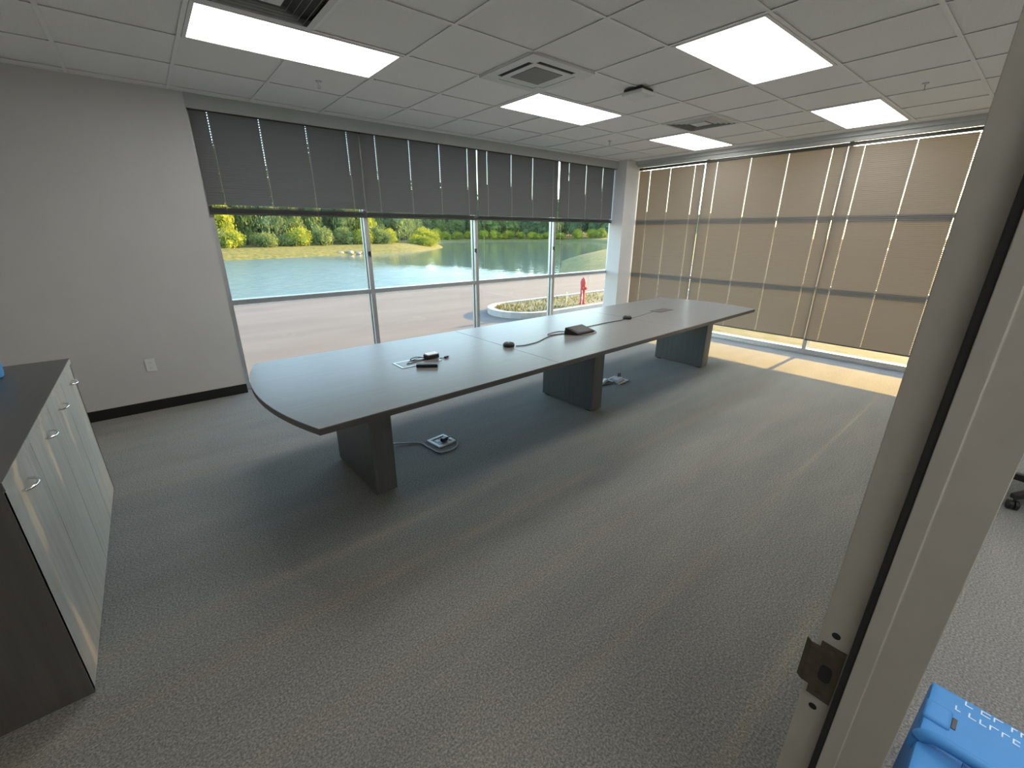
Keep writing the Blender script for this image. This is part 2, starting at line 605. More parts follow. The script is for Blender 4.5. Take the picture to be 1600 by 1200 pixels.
# ------------------------------------------------------------------ windows
def window_back():
    root = empty('window_1', (1.9, 0.25, 0), label='aluminium storefront window looking out on the pond', kind='structure')
    A = M['alu']
    xs = [-1.095, 0.405, 1.96, 3.48, 4.98]
    for x in xs:
        m = MB().box(x - 0.025, x + 0.025, 0.20, 0.31, 0, CEIL).build('mullion', A, root, bevel=0.002)
        # dark glazing gasket beside the pane
        MB().box(x - 0.029, x - 0.025, 0.247, 0.263, 0.0, CEIL).build('gasket', M['black'], m)
    zs = [(0.0, 0.07), (0.905, 0.955), (1.775, 1.825), (2.665, CEIL)]
    for k in range(4):
        a, b = xs[k] + 0.025, xs[k + 1] - 0.025
        for z0, z1 in zs:
            MB().box(a, b, 0.203, 0.307, z0, z1).build('rail', A, root, bevel=0.002)
        for q in range(3):
            MB().box(a, b, 0.252, 0.258, zs[q][1], zs[q + 1][0]).build('pane', M['glass'], root)
    for x in (0.405, 1.93, 3.455):
        l = MB().box(x - 0.010, x + 0.012, 0.180, 0.202, 1.345, 1.395).box(x - 0.004, x + 0.006, 0.172, 0.184, 1.33, 1.36)
        l.build('latch', M['plastic_k'], root, bevel=0.003)
    return root


def window_right():
    root = empty('window_2', (5.32, -2.5, 0), label='aluminium storefront window behind the lowered sunlit blinds', kind='structure')
    A = M['alu']
    ys = [-0.06, -1.255, -3.05, -4.845]
    for y in ys:
        MB().box(5.27, 5.38, y - 0.025, y + 0.025, 0, CEIL).build('mullion', A, root, bevel=0.002)
    zs = [(0.0, 0.068), (0.88, 0.935), (1.77, 1.83), (2.67, CEIL)]
    for k in range(3):
        a, b = ys[k + 1] + 0.025, ys[k] - 0.025
        for z0, z1 in zs:
            MB().box(5.273, 5.377, a, b, z0, z1).build('rail', A, root, bevel=0.002)
        for q in range(3):
            MB().box(5.322, 5.328, a, b, zs[q][1], zs[q + 1][0]).build('pane', M['glass'], root)
    MB().box(5.235, 5.272, -4.87, -0.08, 0.0, 0.03).build('sill', A, root, bevel=0.004)
    return root


window_back()
window_right()


# ------------------------------------------------------------------ mini blinds
def slats(mb, along, fixed, a, b, ztop, zbot, holes, tilt, inward, hl):
    """closed 25 mm slats with routed cord holes; along 'x' or 'y', inward = sign of the room side"""
    pitch, hw, hh = 0.0215, 0.0125, 0.0058
    n = int((ztop - zbot) / pitch) + 1
    cuts = [a]
    flags = []
    for h in sorted(holes):
        cuts += [h - hl, h + hl]
        flags += [False, True]
    flags.append(False)
    cuts.append(b)
    ts = [(-hw, 0.0), (-hh, 0.0011), (hh, 0.0011), (hw, 0.0)]
    ca, sa = math.cos(tilt), math.sin(tilt)
    for k in range(n):
        z = ztop - hw - k * pitch
        jit = random.uniform(-0.02, 0.02)
        c2, s2 = math.cos(tilt + jit), math.sin(tilt + jit)
        vs = []
        for c in cuts:
            for t, w in ts:
                d = (t * c2 + w * s2) * inward
                zz = z - t * s2 + w * c2
                vs.append((c, fixed + d, zz) if along == 'x' else (fixed + d, c, zz))
        fs = []
        for q in range(len(cuts) - 1):
            for r in range(3):
                if flags[q] and r == 1:
                    continue
                fs.append((q * 4 + r, q * 4 + r + 1, (q + 1) * 4 + r + 1, (q + 1) * 4 + r))
        mb.add(vs, fs)
    return n


def blind(along, fixed, a, b, head_z, gap, zbot, holes, label, group, inward, wand_at=None, stack=0.0, cord_at=None, tilt=1.30):
    mid = (a + b) / 2
    loc = (mid, fixed, zbot) if along == 'x' else (fixed, mid, zbot)
    root = empty('window_blind', loc, label=label, cat='blind', group=group)

    def bx(mb, p0, p1, d0, d1, z0, z1):
        if along == 'x':
            return mb.box(p0, p1, fixed + min(d0, d1), fixed + max(d0, d1), z0, z1)
        return mb.box(fixed + min(d0, d1), fixed + max(d0, d1), p0, p1, z0, z1)
    bx(MB(), a, b, -0.018, 0.018, head_z - 0.036, head_z).build('headrail', M['rail'], root, bevel=0.002)
    ztop = head_z - 0.036 - gap
    zb = zbot + stack + 0.014
    mb = MB()
    slats(mb, along, fixed, a + 0.004, b - 0.004, ztop, zb, holes, tilt, inward, 0.0021 if along == 'x' else 0.0031)
    me = mb.build('slats', M['slat'], root)
    me['kind'] = 'stuff'
    if stack:
        st = MB()
        z = zbot + 0.016
        k = 0
        while z < zbot + stack:
            bx(st, a + 0.004, b - 0.004, -0.0125, 0.0125, z, z + 0.0012)
            z += 0.0032
        s_ = st.build('gathered_slats', M['rail'], root)  # the dark rail colour paints the shade in the bunched slats
        s_['kind'] = 'stuff'
    bx(MB(), a + 0.003, b - 0.003, -0.012, 0.012, zbot, zbot + 0.015).build('bottom_rail', M['rail'], root, bevel=0.003)
    for h in holes:
        # ladder strings in front of and behind the slats, beside each row of holes
        mb = MB()
        for d in (-0.0145, 0.0145):
            bx(mb, h + 0.0058, h + 0.0070, d - 0.0005, d + 0.0005, zbot + 0.01, head_z - 0.03)
        mb.build('ladder_cord', M['cord'], root)
    if wand_at is not None:
        d = fixed + inward * -0.026
        z0, z1 = head_z - 0.02, wand_at[1]
        p = wand_at[0]
        pts = [(p, d, z0), (p + wand_at[2], d, z1)] if along == 'x' else [(d, p, z0), (d, p + wand_at[2], z1)]
        MB().tube(pts, 0.0042, 6).build('tilt_wand', M['wand'], root, smooth=True)
    if cord_at is not None:
        d = fixed + inward * -0.024
        p = cord_at[0]
        z0, z1 = head_z - 0.02, cord_at[1]
        pts = [(p, d, z0), (p + 0.004, d, (z0 + z1) / 2), (p, d, z1)] if along == 'x' else [(d, p, z0), (d, p, z1)]
        MB().tube(pts, 0.0016, 5).build('lift_cord', M['cord'], root)
    return root


YBL = 0.165
GA, GB = 'half-raised blinds over the pond window', 'lowered blinds on the sunny window'
blind('x', YBL, -1.105, 0.402, 2.655, -0.008, 1.765, [-0.967, -0.558, -0.138, 0.270],
      'dark half-raised mini blind beside the grey wall', GA, -1, stack=0.075, wand_at=(-1.07, 1.85, 0.012), cord_at=(0.385, 1.79))
blind('x', YBL, 0.410, 1.950, 2.655, -0.008, 1.765, [0.583, 0.995, 1.40, 1.812],
      'dark half-raised mini blind, second from the grey wall', GA, -1, stack=0.06, wand_at=(0.425, 1.80, -0.012), cord_at=(1.93, 1.79))
blind('x', YBL, 1.966, 3.484, 2.655, -0.008, 1.765, [2.128, 2.546, 2.95, 3.36],
      'dark half-raised mini blind, third from the grey wall', GA, -1, stack=0.055, wand_at=(2.035, 1.72, 0.02), cord_at=(2.075, 0.96))
blind('x', YBL, 3.506, 4.826, 2.655, -0.008, 1.765, [3.711, 4.11, 4.523],
      'short dark half-raised mini blind next to the white column', GA, -1, stack=0.055, wand_at=(3.575, 1.65, -0.03), cord_at=(3.60, 0.98))
XBL = 5.195
blind('y', XBL, -1.252, -0.085, 2.640, 0.009, 0.222, [-0.30, -0.676, -1.094],
      'narrow lowered mini blind next to the white column', GB, -1, wand_at=(-1.22, 1.4, 0.0), tilt=1.30)
blind('y', XBL, -3.049, -1.259, 2.640, -0.001, 0.215, [-1.44, -1.921, -2.40, -2.887],
      'wide lowered mini blind above the end of the table', GB, -1, wand_at=(-1.32, 1.5, 0.0), tilt=1.20)
blind('y', XBL, -4.825, -3.056, 2.640, 0.008, 0.210, [-3.212, -3.689, -4.169, -4.65],
      'wide lowered mini blind partly hidden by the door frame', GB, -1, wand_at=(-3.10, 1.3, 0.0), tilt=1.18)

# ------------------------------------------------------------------ door frame with strike plate
CY = -4.980694
door = empty('door_1', (X0, CY, 0), label='painted metal door frame at the entry with a latch strike', kind='structure')


def jamb_profile(x0, sgn):
    p = [(0, 0.086), (0, 0.034), (-0.016, 0.034), (-0.016, 0.013), (0, 0.013), (0, -0.036), (0.05, -0.036), (0.05, -0.026), (0.034, -0.026), (0.034, 0.076), (0.05, 0.076), (0.05, 0.086)]
    return [(x0 + sgn * a, CY + b) for a, b in p]


MB().prism(jamb_profile(X0, 1), 0, 2.20).build('jamb', M['jamb'], door, bevel=0.0022, seg=3)
MB().prism(jamb_profile(-2.62, -1), 0, 2.20).build('jamb', M['jamb'], door, bevel=0.0022, seg=3)
MB().box(-2.62, X0, CY - 0.036, CY + 0.086, 2.15, 2.20).box(-2.62, X0, CY + 0.013, CY + 0.034, 2.134, 2.15).build('head', M['jamb'], door)
g = MB().box(X0 - 0.012, X0 + 0.001, CY + 0.034, CY + 0.0435, 0.0, 2.15).build('gasket', M['black'], door, bevel=0.002)
tag(g, 'black rubber seal strip along the door stop')
zs_ = 0.927
# strike plate with lip curled past the room edge, cut around the latch hole
sp = MB()
xs0, xs1 = X0 - 0.0022, X0 - 0.0002
ya, yb_ = CY + 0.046, CY + 0.0875
hy0, hy1, hz0, hz1 = CY + 0.056, CY + 0.070, zs_ - 0.016, zs_ + 0.013
sp.box(xs0, xs1, ya, hy0, zs_ - 0.058, zs_ + 0.058)
sp.box(xs0, xs1, hy1, yb_ - 0.008, zs_ - 0.058, zs_ + 0.058)
sp.box(xs0, xs1, hy0, hy1, zs_ - 0.058, hz0)
sp.box(xs0, xs1, hy0, hy1, hz1, zs_ + 0.058)
sp.box(xs0, xs1, yb_ - 0.008, yb_ + 0.004, zs_ - 0.040, zs_ + 0.045)
sp.prism([(xs0, yb_ + 0.004), (xs1, yb_ + 0.004), (xs1 + 0.006, yb_ + 0.012), (xs0 + 0.006, yb_ + 0.012)], zs_ - 0.040, zs_ + 0.045)
spo = sp.build('strike_plate', M['bronze'], door)
tag(spo, 'dark bronze latch strike plate with a black hole')
MB().add([(xs0 - 0.0004 * k, (hy0 + hy1) / 2 + 0.0088 * math.copysign(abs(math.cos(t * math.pi / 8)) ** 0.6, math.cos(t * math.pi / 8)), (hz0 + hz1) / 2 + 0.0175 * math.copysign(abs(math.sin(t * math.pi / 8)) ** 0.6, math.sin(t * math.pi / 8))) for k in (0, 1) for t in range(16)], [tuple(range(16)), tuple(range(31, 15, -1))] + [(t, (t + 1) % 16, 16 + (t + 1) % 16, 16 + t) for t in range(16)]).build('latch_hole', M['void'], spo)
for z in (zs_ - 0.048, zs_ + 0.048):
    MB().lathe([(0.0045, 0), (0.0045, -0.0012), (0.003, -0.0018)], (xs0, CY + 0.063, z), 12, 'x').build('screw', M['bronze'], spo)
for z in (zs_ - 0.082, zs_ + 0.080):
    MB().lathe([(0.006, 0.0), (0.006, -0.0006)], (X0 - 0.0001, CY + 0.065, z), 12, 'x').build('screw_hole', M['void'], door)


# ------------------------------------------------------------------ ceiling fixtures
def troffer(i, j, label, group):
    x0, x1, y0, y1 = i * T + 0.014, (i + 2) * T - 0.014, -(j + 1) * T + 0.014, -j * T - 0.014
    root = empty('ceiling_light', ((x0 + x1) / 2, (y0 + y1) / 2, CEIL), label=label, cat='light', group=group)
    f = MB()
    w = 0.022
    z0, z1 = CEIL - 0.002, CEIL + 0.05
    f.box(x0, x1, y0, y0 + w, z0, z1).box(x0, x1, y1 - w, y1, z0, z1).box(x0, x0 + w, y0 + w, y1 - w, z0, z1).box(x1 - w, x1, y0 + w, y1 - w, z0, z1)
    f.box(x0, x1, y0, y1, z1, z1 + 0.004)
    f.build('frame', M['light_frame'], root)
    MB().box(x0 + w, x1 - w, y0 + w, y1 - w, CEIL + 0.002, CEIL + 0.006).build('diffuser', M['panel'], root)
    return root


LN = ['lit ceiling panel beside the square air vent, over the table end near the grey wall',
      'lit ceiling panel touching the ceiling air conditioner, above the middle of the pond window',
      'small-looking lit ceiling panel closest to the white column',
      'largest squarish lit ceiling panel above the open floor',
      'lit ceiling panel close to the wide sunlit blinds and the door frame']
for (i, j), n in zip(LIGHTS, LN):
    troffer(i, j, n, 'lit ceiling panels')
for i, j in ADDED_HALL_LIGHTS:
    troffer(i, j, 'unseen ceiling panel added to light the corridor and door frame', 'added corridor ceiling panels')


def cell_box(i, j, inset=0.014):
    return i * T + inset, (i + 1) * T - inset, -(j + 1) * T + inset, -j * T - inset


# ceiling cassette air conditioner
x0, x1, y0, y1 = cell_box(1, 3, -0.004)
cx, cy = (x0 + x1) / 2, (y0 + y1) / 2
ac = empty('air_conditioner', (cx, cy, CEIL), label='white square ceiling air conditioner with four dark slots', cat='air conditioner')
H = (x1 - x0) / 2
f = MB()
z0, z1 = CEIL - 0.012, CEIL + 0.02
sl0, sl1, sL = 0.192, 0.236, 0.180   # slot offset band and half length
f.box(cx - H, cx + H, cy + sl1, cy + H, z0, z1).box(cx - H, cx + H, cy - H, cy - sl1, z0, z1)
f.box(cx - H, cx - sl1, cy - sl1, cy + sl1, z0, z1).box(cx + sl1, cx + H, cy - sl1, cy + sl1, z0, z1)
for sx in (-1, 1):
    for sy in (-1, 1):
        f.box(cx + sx * sL if sx > 0 else cx - sl1, cx + sl1 if sx > 0 else cx - sL, cy + sl0 if sy > 0 else cy - sl1, cy + sl1 if sy > 0 else cy - sl0, z0, z1)
        f.box(cx + sl0 if sx > 0 else cx - sl1, cx + sl1 if sx > 0 else cx - sl0, cy + sL if sy > 0 else cy - sl0, cy + sl0 if sy > 0 else cy - sL, z0, z1)
f.box(cx - sl0, cx + sl0, cy - sl0, cy + sl0, z0 + 0.001, z1)
f.build('panel', M['metal_w'], ac)
MB().box(cx - 0.140, cx + 0.140, cy - 0.140, cy + 0.140, z0 - 0.002, z0 + 0.004).build('return_grille', M['grille'], ac, bevel=0.002)
for dx, dy in ((1, 0), (-1, 0), (0, 1), (0, -1)):
    a0, a1 = 0.214, sL
    if dx:
        mbv = MB().box(cx + dx * a0 - 0.022, cx + dx * a0 + 0.022, cy - a1, cy + a1, z0 + 0.005, z1)
        fl = MB().box(cx + a0 - 0.018, cx + a0 + 0.018, cy - a1 + 0.004, cy + a1 - 0.004, z0 + 0.002, z0 + 0.0045)
    else:
        mbv = MB().box(cx - a1, cx + a1, cy + dy * a0 - 0.022, cy + dy * a0 + 0.022, z0 + 0.005, z1)
        fl = MB().box(cx - a1 + 0.004, cx + a1 - 0.004, cy + a0 - 0.018, cy + a0 + 0.018, z0 + 0.002, z0 + 0.0045)
    sv = mbv.build('air_slot', M['void'], ac)  # solid black block paints the shade inside the slot
    if dx + dy > 0:   # pale flaps here stand in for the lighter look of these slots
        fl.build('louvre', M['metal_w'], sv)


def diffuser(i, j, label, blades, dark=False):
    x0, x1, y0, y1 = cell_box(i, j, 0.006)
    cx, cy, H = (x0 + x1) / 2, (y0 + y1) / 2, (x1 - x0) / 2
    root = empty('ceiling_vent', (cx, cy, CEIL), label=label, cat='vent', group='square ceiling air vents')
    MB().box(cx - H, cx + H, cy - H, cy + H, CEIL + 0.05, CEIL + 0.06).build('back_plate', M['void'] if dark else M['grille'], root)  # plate colour paints in the shade seen between the blades

    def ring(ro, zo, ri, zi):
        m = MB()
        for k in range(4):
            c, s = [(1, 0), (0, 1), (-1, 0), (0, -1)][k]
            a = [(ro, -ro, zo), (ro, ro, zo), (ri, ri, zi), (ri, -ri, zi)]
            b = [(p, q, z + 0.002) for p, q, z in a]
            vs = [(cx + p * c - q * s, cy + p * s + q * c, z) for p, q, z in a + b]
            m.add(vs, [(0, 1, 2, 3), (7, 6, 5, 4), (0, 4, 5, 1), (1, 5, 6, 2), (2, 6, 7, 3), (3, 7, 4, 0)])
        return m
    ring(H, CEIL - 0.003, H - 0.035, CEIL - 0.003).build('frame', M['metal_w'], root)
    r = H - 0.035
    for k in range(blades):
        ring(r - 0.006, CEIL + 0.022, r - 0.030, CEIL - 0.008).build('blade', M['metal_w'], root)
        r -= 0.040
    MB().box(cx - r * 0.8, cx + r * 0.8, cy - r * 0.8, cy + r * 0.8, CEIL - 0.006, CEIL + 0.0).build('centre_plate', M['metal_w'], root, bevel=0.002)
    return root


diffuser(-2, 3, 'square louvred air vent cut off by the top edge, next to a lit panel', 4)
diffuser(5, 3, 'square louvred air vent with dark gaps, far from the camera near the column', 4, True)

# access point at a grid crossing, hanging a little proud
ap = empty('wireless_access_point', (3.0 * T - 0.01, -3.95 * T, CEIL), 0.05, label='small white square wireless device on the ceiling with dark shadow gap', cat='device')
MB().prism([(-0.10, -0.10), (0.10, -0.10), (0.10, 0.10), (-0.10, 0.10)], -0.050, -0.022).build('cover', M['metal_w'], ap, bevel=0.012, seg=3, local=True, smooth=True)
MB().prism([(-0.085, -0.085), (0.085, -0.085), (0.085, 0.085), (-0.085, 0.085)], -0.024, -0.001).build('bracket', M['plastic_k'], ap, local=True)
MB().lathe([(0.004, -0.052), (0.004, -0.049)], (0.03, -0.06, 0), 8).build('indicator', M['plastic_w'], ap, local=True)


def sprinkler(x, y, label):
    root = empty('sprinkler', (x, y, CEIL), label=label, cat='sprinkler', group='ceiling sprinkler heads')
    MB().lathe([(0.024, 0.006), (0.022, -0.002), (0.012, -0.005)], n=20).build('escutcheon', M['metal_w'], root, local=True, smooth=True)
    m = MB().lathe([(0.006, -0.004), (0.005, -0.022)], n=10)
    m.tube([(0.005, 0, -0.021), (0.011, 0, -0.033), (0.003, 0, -0.044)], 0.0025, 6).tube([(-0.005, 0, -0.021), (-0.011, 0, -0.033), (-0.003, 0, -0.044)], 0.0025, 6)
    m.build('body', M['steel'], root, local=True)
    MB().lathe([(0.013, -0.044), (0.013, -0.0455)], n=16).build('deflector', M['steel'], root, local=True)


sprinkler(-0.49 * T, -1.47 * T, 'sprinkler head just below the long lit panel over the dark blinds')
sprinkler(5.53 * T, -1.43 * T, 'tiny sprinkler head near the white column')
sprinkler(5.65 * T, -6.5 * T, 'sprinkler head between a lit panel and the door frame')

# ------------------------------------------------------------------ conference table
table = empty('conference_table', (1.36, -2.24, 0), math.radians(1.2), label='long grey laminate conference table on three dark pedestals', cat='table')


def hw_at(x):
    return 0.695 - 0.055 * (x + 2.69) / 5.38


def end_x(y, sgn):
    h = hw_at(-2.69 if sgn < 0 else 2.69)
    return sgn * (2.57 + 0.125 * (1 - (y / h) ** 2))


def half_poly(xa, xb, ea, eb):
    """outline of one top panel; ea/eb mark a bowed end"""
    pts = []
    N = 22
    if ea:
        h = hw_at(-2.69)
        for k in range(N + 1):
            y = h - 2 * h * k / N
            pts.append((end_x(y, -1), y))
    else:
        pts += [(xa, hw_at(xa)), (xa, -hw_at(xa))]
    if eb:
        h = hw_at(2.69)
        for k in range(N + 1):
            y = -h + 2 * h * k / N
            pts.append((end_x(y, 1), y))
    else:
        pts += [(xb, -hw_at(xb)), (xb, hw_at(xb))]
    return pts


def rounded(pts, r=0.02):
    return pts


for xa, xb, ea, eb in ((-2.69, -0.912, True, False), (-0.909, 0.888, False, False), (0.891, 2.69, False, True)):
    poly = half_poly(xa, xb, ea, eb)
    MB().prism(poly, 0.7335, 0.740).build('tabletop', M['tabletop'], table, bevel=0.0012, seg=1, local=True)
    MB().prism([(x * 0.9997 if (ea and x < -2.5) or (eb and x > 2.5) else x, y * 0.9992) for x, y in poly], 0.704, 0.7333).build('edge_band', M['edge'], table, local=True)
for k, lx in enumerate((-2.12, 0.02, 2.165)):
    lg = MB().box(lx - 0.072, lx + 0.072, -0.315, 0.345, 0.012, 0.704).build('leg', M['tleg'], table, bevel=0.003, local=True)
    for y in (-0.26, 0.29):
        MB().box(lx - 0.06, lx + 0.06, y - 0.03, y + 0.03, 0.0, 0.0125).build('foot', M['plastic_k'], lg, local=True)
    MB().box(lx - 0.045, lx + 0.045, -0.316, -0.30, 0.03, 0.70).build('end_panel', M['tleg'], lg, bevel=0.001, local=True)

# ------------------------------------------------------------------ things on the table
TZ = 0.7402
ax = (math.cos(math.radians(1.2)), math.sin(math.radians(1.2)), 0)
ay = (-ax[1], ax[0], 0)


def grommet(name, c, hx, hy, label, lidmat, framemat):
    root = empty(name, (c[0], c[1], TZ), label=label, cat='power box', group='power boxes set into the table')
    f = MB()
    C = Vector((c[0], c[1], TZ))
    X, Y = Vector(ax), Vector(ay)
    w = 0.008
    for s in (-1, 1):
        f.obox(C + Y * s * (hy - w), X, Y, hx, w, 0, 0.003)
        f.obox(C + X * s * (hx - w), X, Y, w, hy - 2 * w, 0, 0.003)
    f.build('frame', framemat, root)
    MB().obox(C, X, Y, hx - 0.019, hy - 0.019, 0.0005, 0.0035).build('lid', lidmat, root, bevel=0.0008)
    MB().obox(C, X, Y, hx - 0.0162, hy - 0.0162, 0.0, 0.0008).build('gap', M['void'], root)
    return root


grommet('power_box', (-0.315, -2.283), 0.155, 0.078, 'open rectangular power box outline with cables at the bowed table end', M['tabletop'], M['steel'])
grommet('power_box', (2.955, -2.172), 0.145, 0.070, 'dark flush power box lid near the far end of the table', M['edge'], M['edge'])

ad = empty('power_adapter', (-0.19, -2.262, TZ), label='small white-topped black adapter block on the table', cat='adapter')
MB().obox((-0.19, -2.262, TZ + 0.0037), ax, ay, 0.048, 0.032, 0.0, 0.026).build('body', M['plastic_k'], ad, bevel=0.004)
MB().obox((-0.185, -2.258, TZ + 0.0297), ax, ay, 0.046, 0.032, 0.0, 0.008).build('top', M['plastic_w'], ad, bevel=0.003)
cb = MB()
cb.tube(smooth_path([(-0.24, -2.255, TZ + 0.014), (-0.30, -2.235, TZ + 0.022), (-0.34, -2.225, TZ + 0.008), (-0.31, -2.262, TZ + 0.0065), (-0.26, -2.285, TZ + 0.009), (-0.215, -2.30, TZ + 0.018)]), 0.0032, 6)
tag(cb.build('cable', M['plastic_k'], None, smooth=True), 'short looped black cable in front of the white-topped adapter', 'cable')
cb = MB().tube(smooth_path([(-0.245, -2.275, TZ + 0.006), (-0.33, -2.290, TZ + 0.0065), (-0.40, -2.300, TZ + 0.0065), (-0.375, -2.270, TZ + 0.0065), (-0.36, -2.265, TZ + 0.012), (-0.28, -2.240, TZ + 0.014), (-0.22, -2.225, TZ + 0.006)]), 0.0028, 6)
tag(cb.build('cable', M['plastic_g'], None, smooth=True), 'thin cable lying across the open power box frame', 'cable')
pl = empty('cable_plug', (-0.095, -2.315, TZ), label='tiny black connector plug beside the white-topped adapter', cat='plug')
MB().obox((-0.095, -2.315, TZ), (1, 0.5, 0), (-0.5, 1, 0), 0.018, 0.009, 0.0, 0.012).build('body', M['plastic_k'], pl, bevel=0.003)
MB().obox((-0.075, -2.305, TZ), (1, 0.5, 0), (-0.5, 1, 0), 0.008, 0.006, 0.003, 0.008).build('tip', M['steel'], pl)
MB().tube(smooth_path([(-0.11, -2.322, TZ + 0.006), (-0.125, -2.318, TZ + 0.004), (-0.14, -2.30, TZ + 0.003)]), 0.0025, 6).build('lead', M['plastic_k'], pl)

rc = empty('remote_control', (-0.315, -2.428, TZ), label='black bar-shaped remote lying in front of the open power box', cat='remote')
ux = Vector((0.115, -0.080, 0)).normalized()
uy = Vector((-ux.y, ux.x, 0))
MB().obox((-0.315, -2.428, TZ), ux, uy, 0.072, 0.021, 0.0, 0.022).build('body', M['plastic_k'], rc, bevel=0.005, seg=3)
for k in range(5):
    p = Vector((-0.315, -2.428, TZ)) + ux * (-0.05 + 0.022 * k)
    MB().lathe([(0.005, 0.0215), (0.005, 0.0235), (0.003, 0.0240)], (p.x, p.y, TZ), 10).build('button', M['plastic_g'], rc)


def puck(x, y, label):
    root = empty('microphone_pod', (x, y, TZ), label=label, cat='microphone', group='microphone pods on the table')
    MB().lathe([(0.044, 0.0), (0.048, 0.006), (0.047, 0.020), (0.040, 0.027)], n=28).build('body', M['plastic_k'], root, local=True, smooth=True)
    MB().lathe([(0.040, 0.0268), (0.036, 0.030), (0.010, 0.031)], n=28).build('top_disc', M['dark_fabric'], root, local=True, smooth=True)
    MB().lathe([(0.010, 0.0308), (0.009, 0.0325)], n=14).build('mute_button', M['plastic_g'], root, local=True)


puck(0.475, -2.345, 'round black microphone pod on the table seam')
puck(2.205, -2.230, 'flat black microphone pod between the wedge console and far power box')
con = empty('conference_console', (1.28, -2.37, TZ), label='dark wedge-shaped conference console in the middle of the table', cat='console')
F1, F2 = Vector((1.196, -2.441, TZ)), Vector((1.428, -2.434, TZ))
B1, B2 = Vector((1.135, -2.325, TZ)), Vector((1.440, -2.275, TZ))
zf = Vector((0, 0, 0.018))
vs = [F1, F2, B2, B1, F1 + zf, F2 + zf, Vector((1.349, -2.345, TZ + 0.070)), Vector((1.119, -2.353, TZ + 0.070))]
MB().add(vs, [(0, 3, 2, 1), (4, 5, 6, 7), (0, 1, 5, 4), (1, 2, 6, 5), (2, 3, 7, 6), (3, 0, 4, 7)]).build('housing', M['dark_fabric'], con, bevel=0.006, seg=3)
q = [F1 + zf, F2 + zf, vs[6], vs[7]]
nrm = (q[1] - q[0]).cross(q[3] - q[0]).normalized()
cc = sum(q, Vector()) / 4
qi = [cc + (p - cc) * 0.80 + nrm * 0.0008 for p in q]
MB().add([*qi, *[p + nrm * 0.0012 for p in qi]], [(0, 3, 2, 1), (4, 5, 6, 7), (0, 1, 5, 4), (1, 2, 6, 5), (2, 3, 7, 6), (3, 0, 4, 7)]).build('screen', M['plastic_k'], con)


def cable(pts, r, m, label, name='cable'):
    o = MB().tube(smooth_path(pts), r, 6).build(name, M[m], None, smooth=True)
    return tag(o, label, 'cable')


h = TZ + 0.0034
cable([(0.52, -2.381, h), (0.586, -2.408, h), (0.741, -2.394, h), (0.942, -2.317, h), (1.079, -2.299, h), (1.15, -2.320, h)], 0.0032, 'plastic_k', 'dark cable from the seam microphone to the wedge console')
cable([(1.40, -2.28, h), (1.546, -2.248, h), (1.686, -2.243, h), (1.832, -2.238, h), (2.059, -2.249, h), (2.16, -2.240, h)], 0.0032, 'plastic_k', 'dark cable from the wedge console to the far microphone')
cable([(2.25, -2.235, h), (2.36, -2.236, h), (2.484, -2.214, h), (2.756, -2.173, h), (2.83, -2.17, h + 0.004)], 0.0030, 'plastic_g', 'thin cable from the far microphone to the far power box')
cable([(1.15, -2.300, h), (1.02, -2.275, h), (1.02, -2.235, h), (1.16, -2.215, h), (1.24, -2.26, h)], 0.0032, 'plastic_g', 'short cable loop behind the wedge console')
cable([(1.20, -2.455, h), (1.30, -2.480, h), (1.42, -2.465, h), (1.465, -2.40, h), (1.45, -2.33, h)], 0.0032, 'plastic_g', 'cable curled round the front edge of the wedge console')


# ------------------------------------------------------------------ floor boxes
def floor_box(c, ang, label, s=0.085, opened=True):
    root = empty('floor_box', (c[0], c[1], 0.0), ang, label=label, cat='floor box', group='power boxes on the carpet')
    f = MB()
    w = 0.024
    f.prism([(-s, -s), (s, -s), (s, -s + w), (-s, -s + w)], 0.0, 0.012).prism([(-s, s - w), (s, s - w), (s, s), (-s, s)], 0.0, 0.012)
    f.prism([(-s, -s + w), (-s + w, -s + w), (-s + w, s - w), (-s, s - w)], 0.0, 0.012).prism([(s - w, -s + w), (s, -s + w), (s, s - w), (s - w, s - w)], 0.0, 0.012)
    f.build('frame', M['plastic_w'], root, bevel=0.003, local=True)
    MB().prism([(-s + w, -s + w), (s - w, -s + w), (s - w, s - w), (-s + w, s - w)], 0.0005, 0.004).build('recess', M['plastic_g'], root, local=True)
    for x in (-0.022, 0.024):
        r = MB().box(x - 0.017, x + 0.017, 0.0, 0.04, 0.004, 0.007).build('receptacle', M['plastic_w'], root, bevel=0.001, local=True)
        MB().box(x - 0.008, x - 0.005, 0.015, 0.025, 0.0070, 0.0074).box(x + 0.004, x + 0.007, 0.015, 0.025, 0.0070, 0.0074).build('slot', M['void'], r, local=True)
    return root


fb = floor_box((-0.105, -2.185), 0.12, 'white floor power box with a black plug on the carpet')
pg = empty('power_plug', (-0.09, -2.205, 0.007), label='black power plug in the floor box beside the bowed-end pedestal', cat='plug')
MB().obox((-0.09, -2.205, 0.0085), (1, 0.3, 0), (-0.3, 1, 0), 0.026, 0.018, 0.0, 0.032).build('body', M['plastic_k'], pg, bevel=0.006)
MB().obox((-0.062, -2.197, 0.017), (1, 0.3, 0), (-0.3, 1, 0), 0.012, 0.008, 0.0, 0.014).build('strain_relief', M['plastic_k'], pg, bevel=0.003)
cable([(-0.050, -2.193, 0.024), (-0.012, -2.215, 0.028), (-0.025, -2.30, 0.010), (-0.100, -2.362, 0.006), (-0.215, -2.347, 0.006), (-0.240, -2.229, 0.006), (-0.26, -2.109, 0.006), (-0.392, -2.025, 0.012), (-0.464, -2.037, 0.03), (-0.52, -2.11, 0.04), (-0.66, -2.18, 0.05)], 0.0055, 'plastic_g', 'grey power cable from the floor box to the bowed-end pedestal', 'power_cable')
fb2 = floor_box((2.25, -2.135), 0.1, 'white floor power box behind the middle pedestal', 0.095)
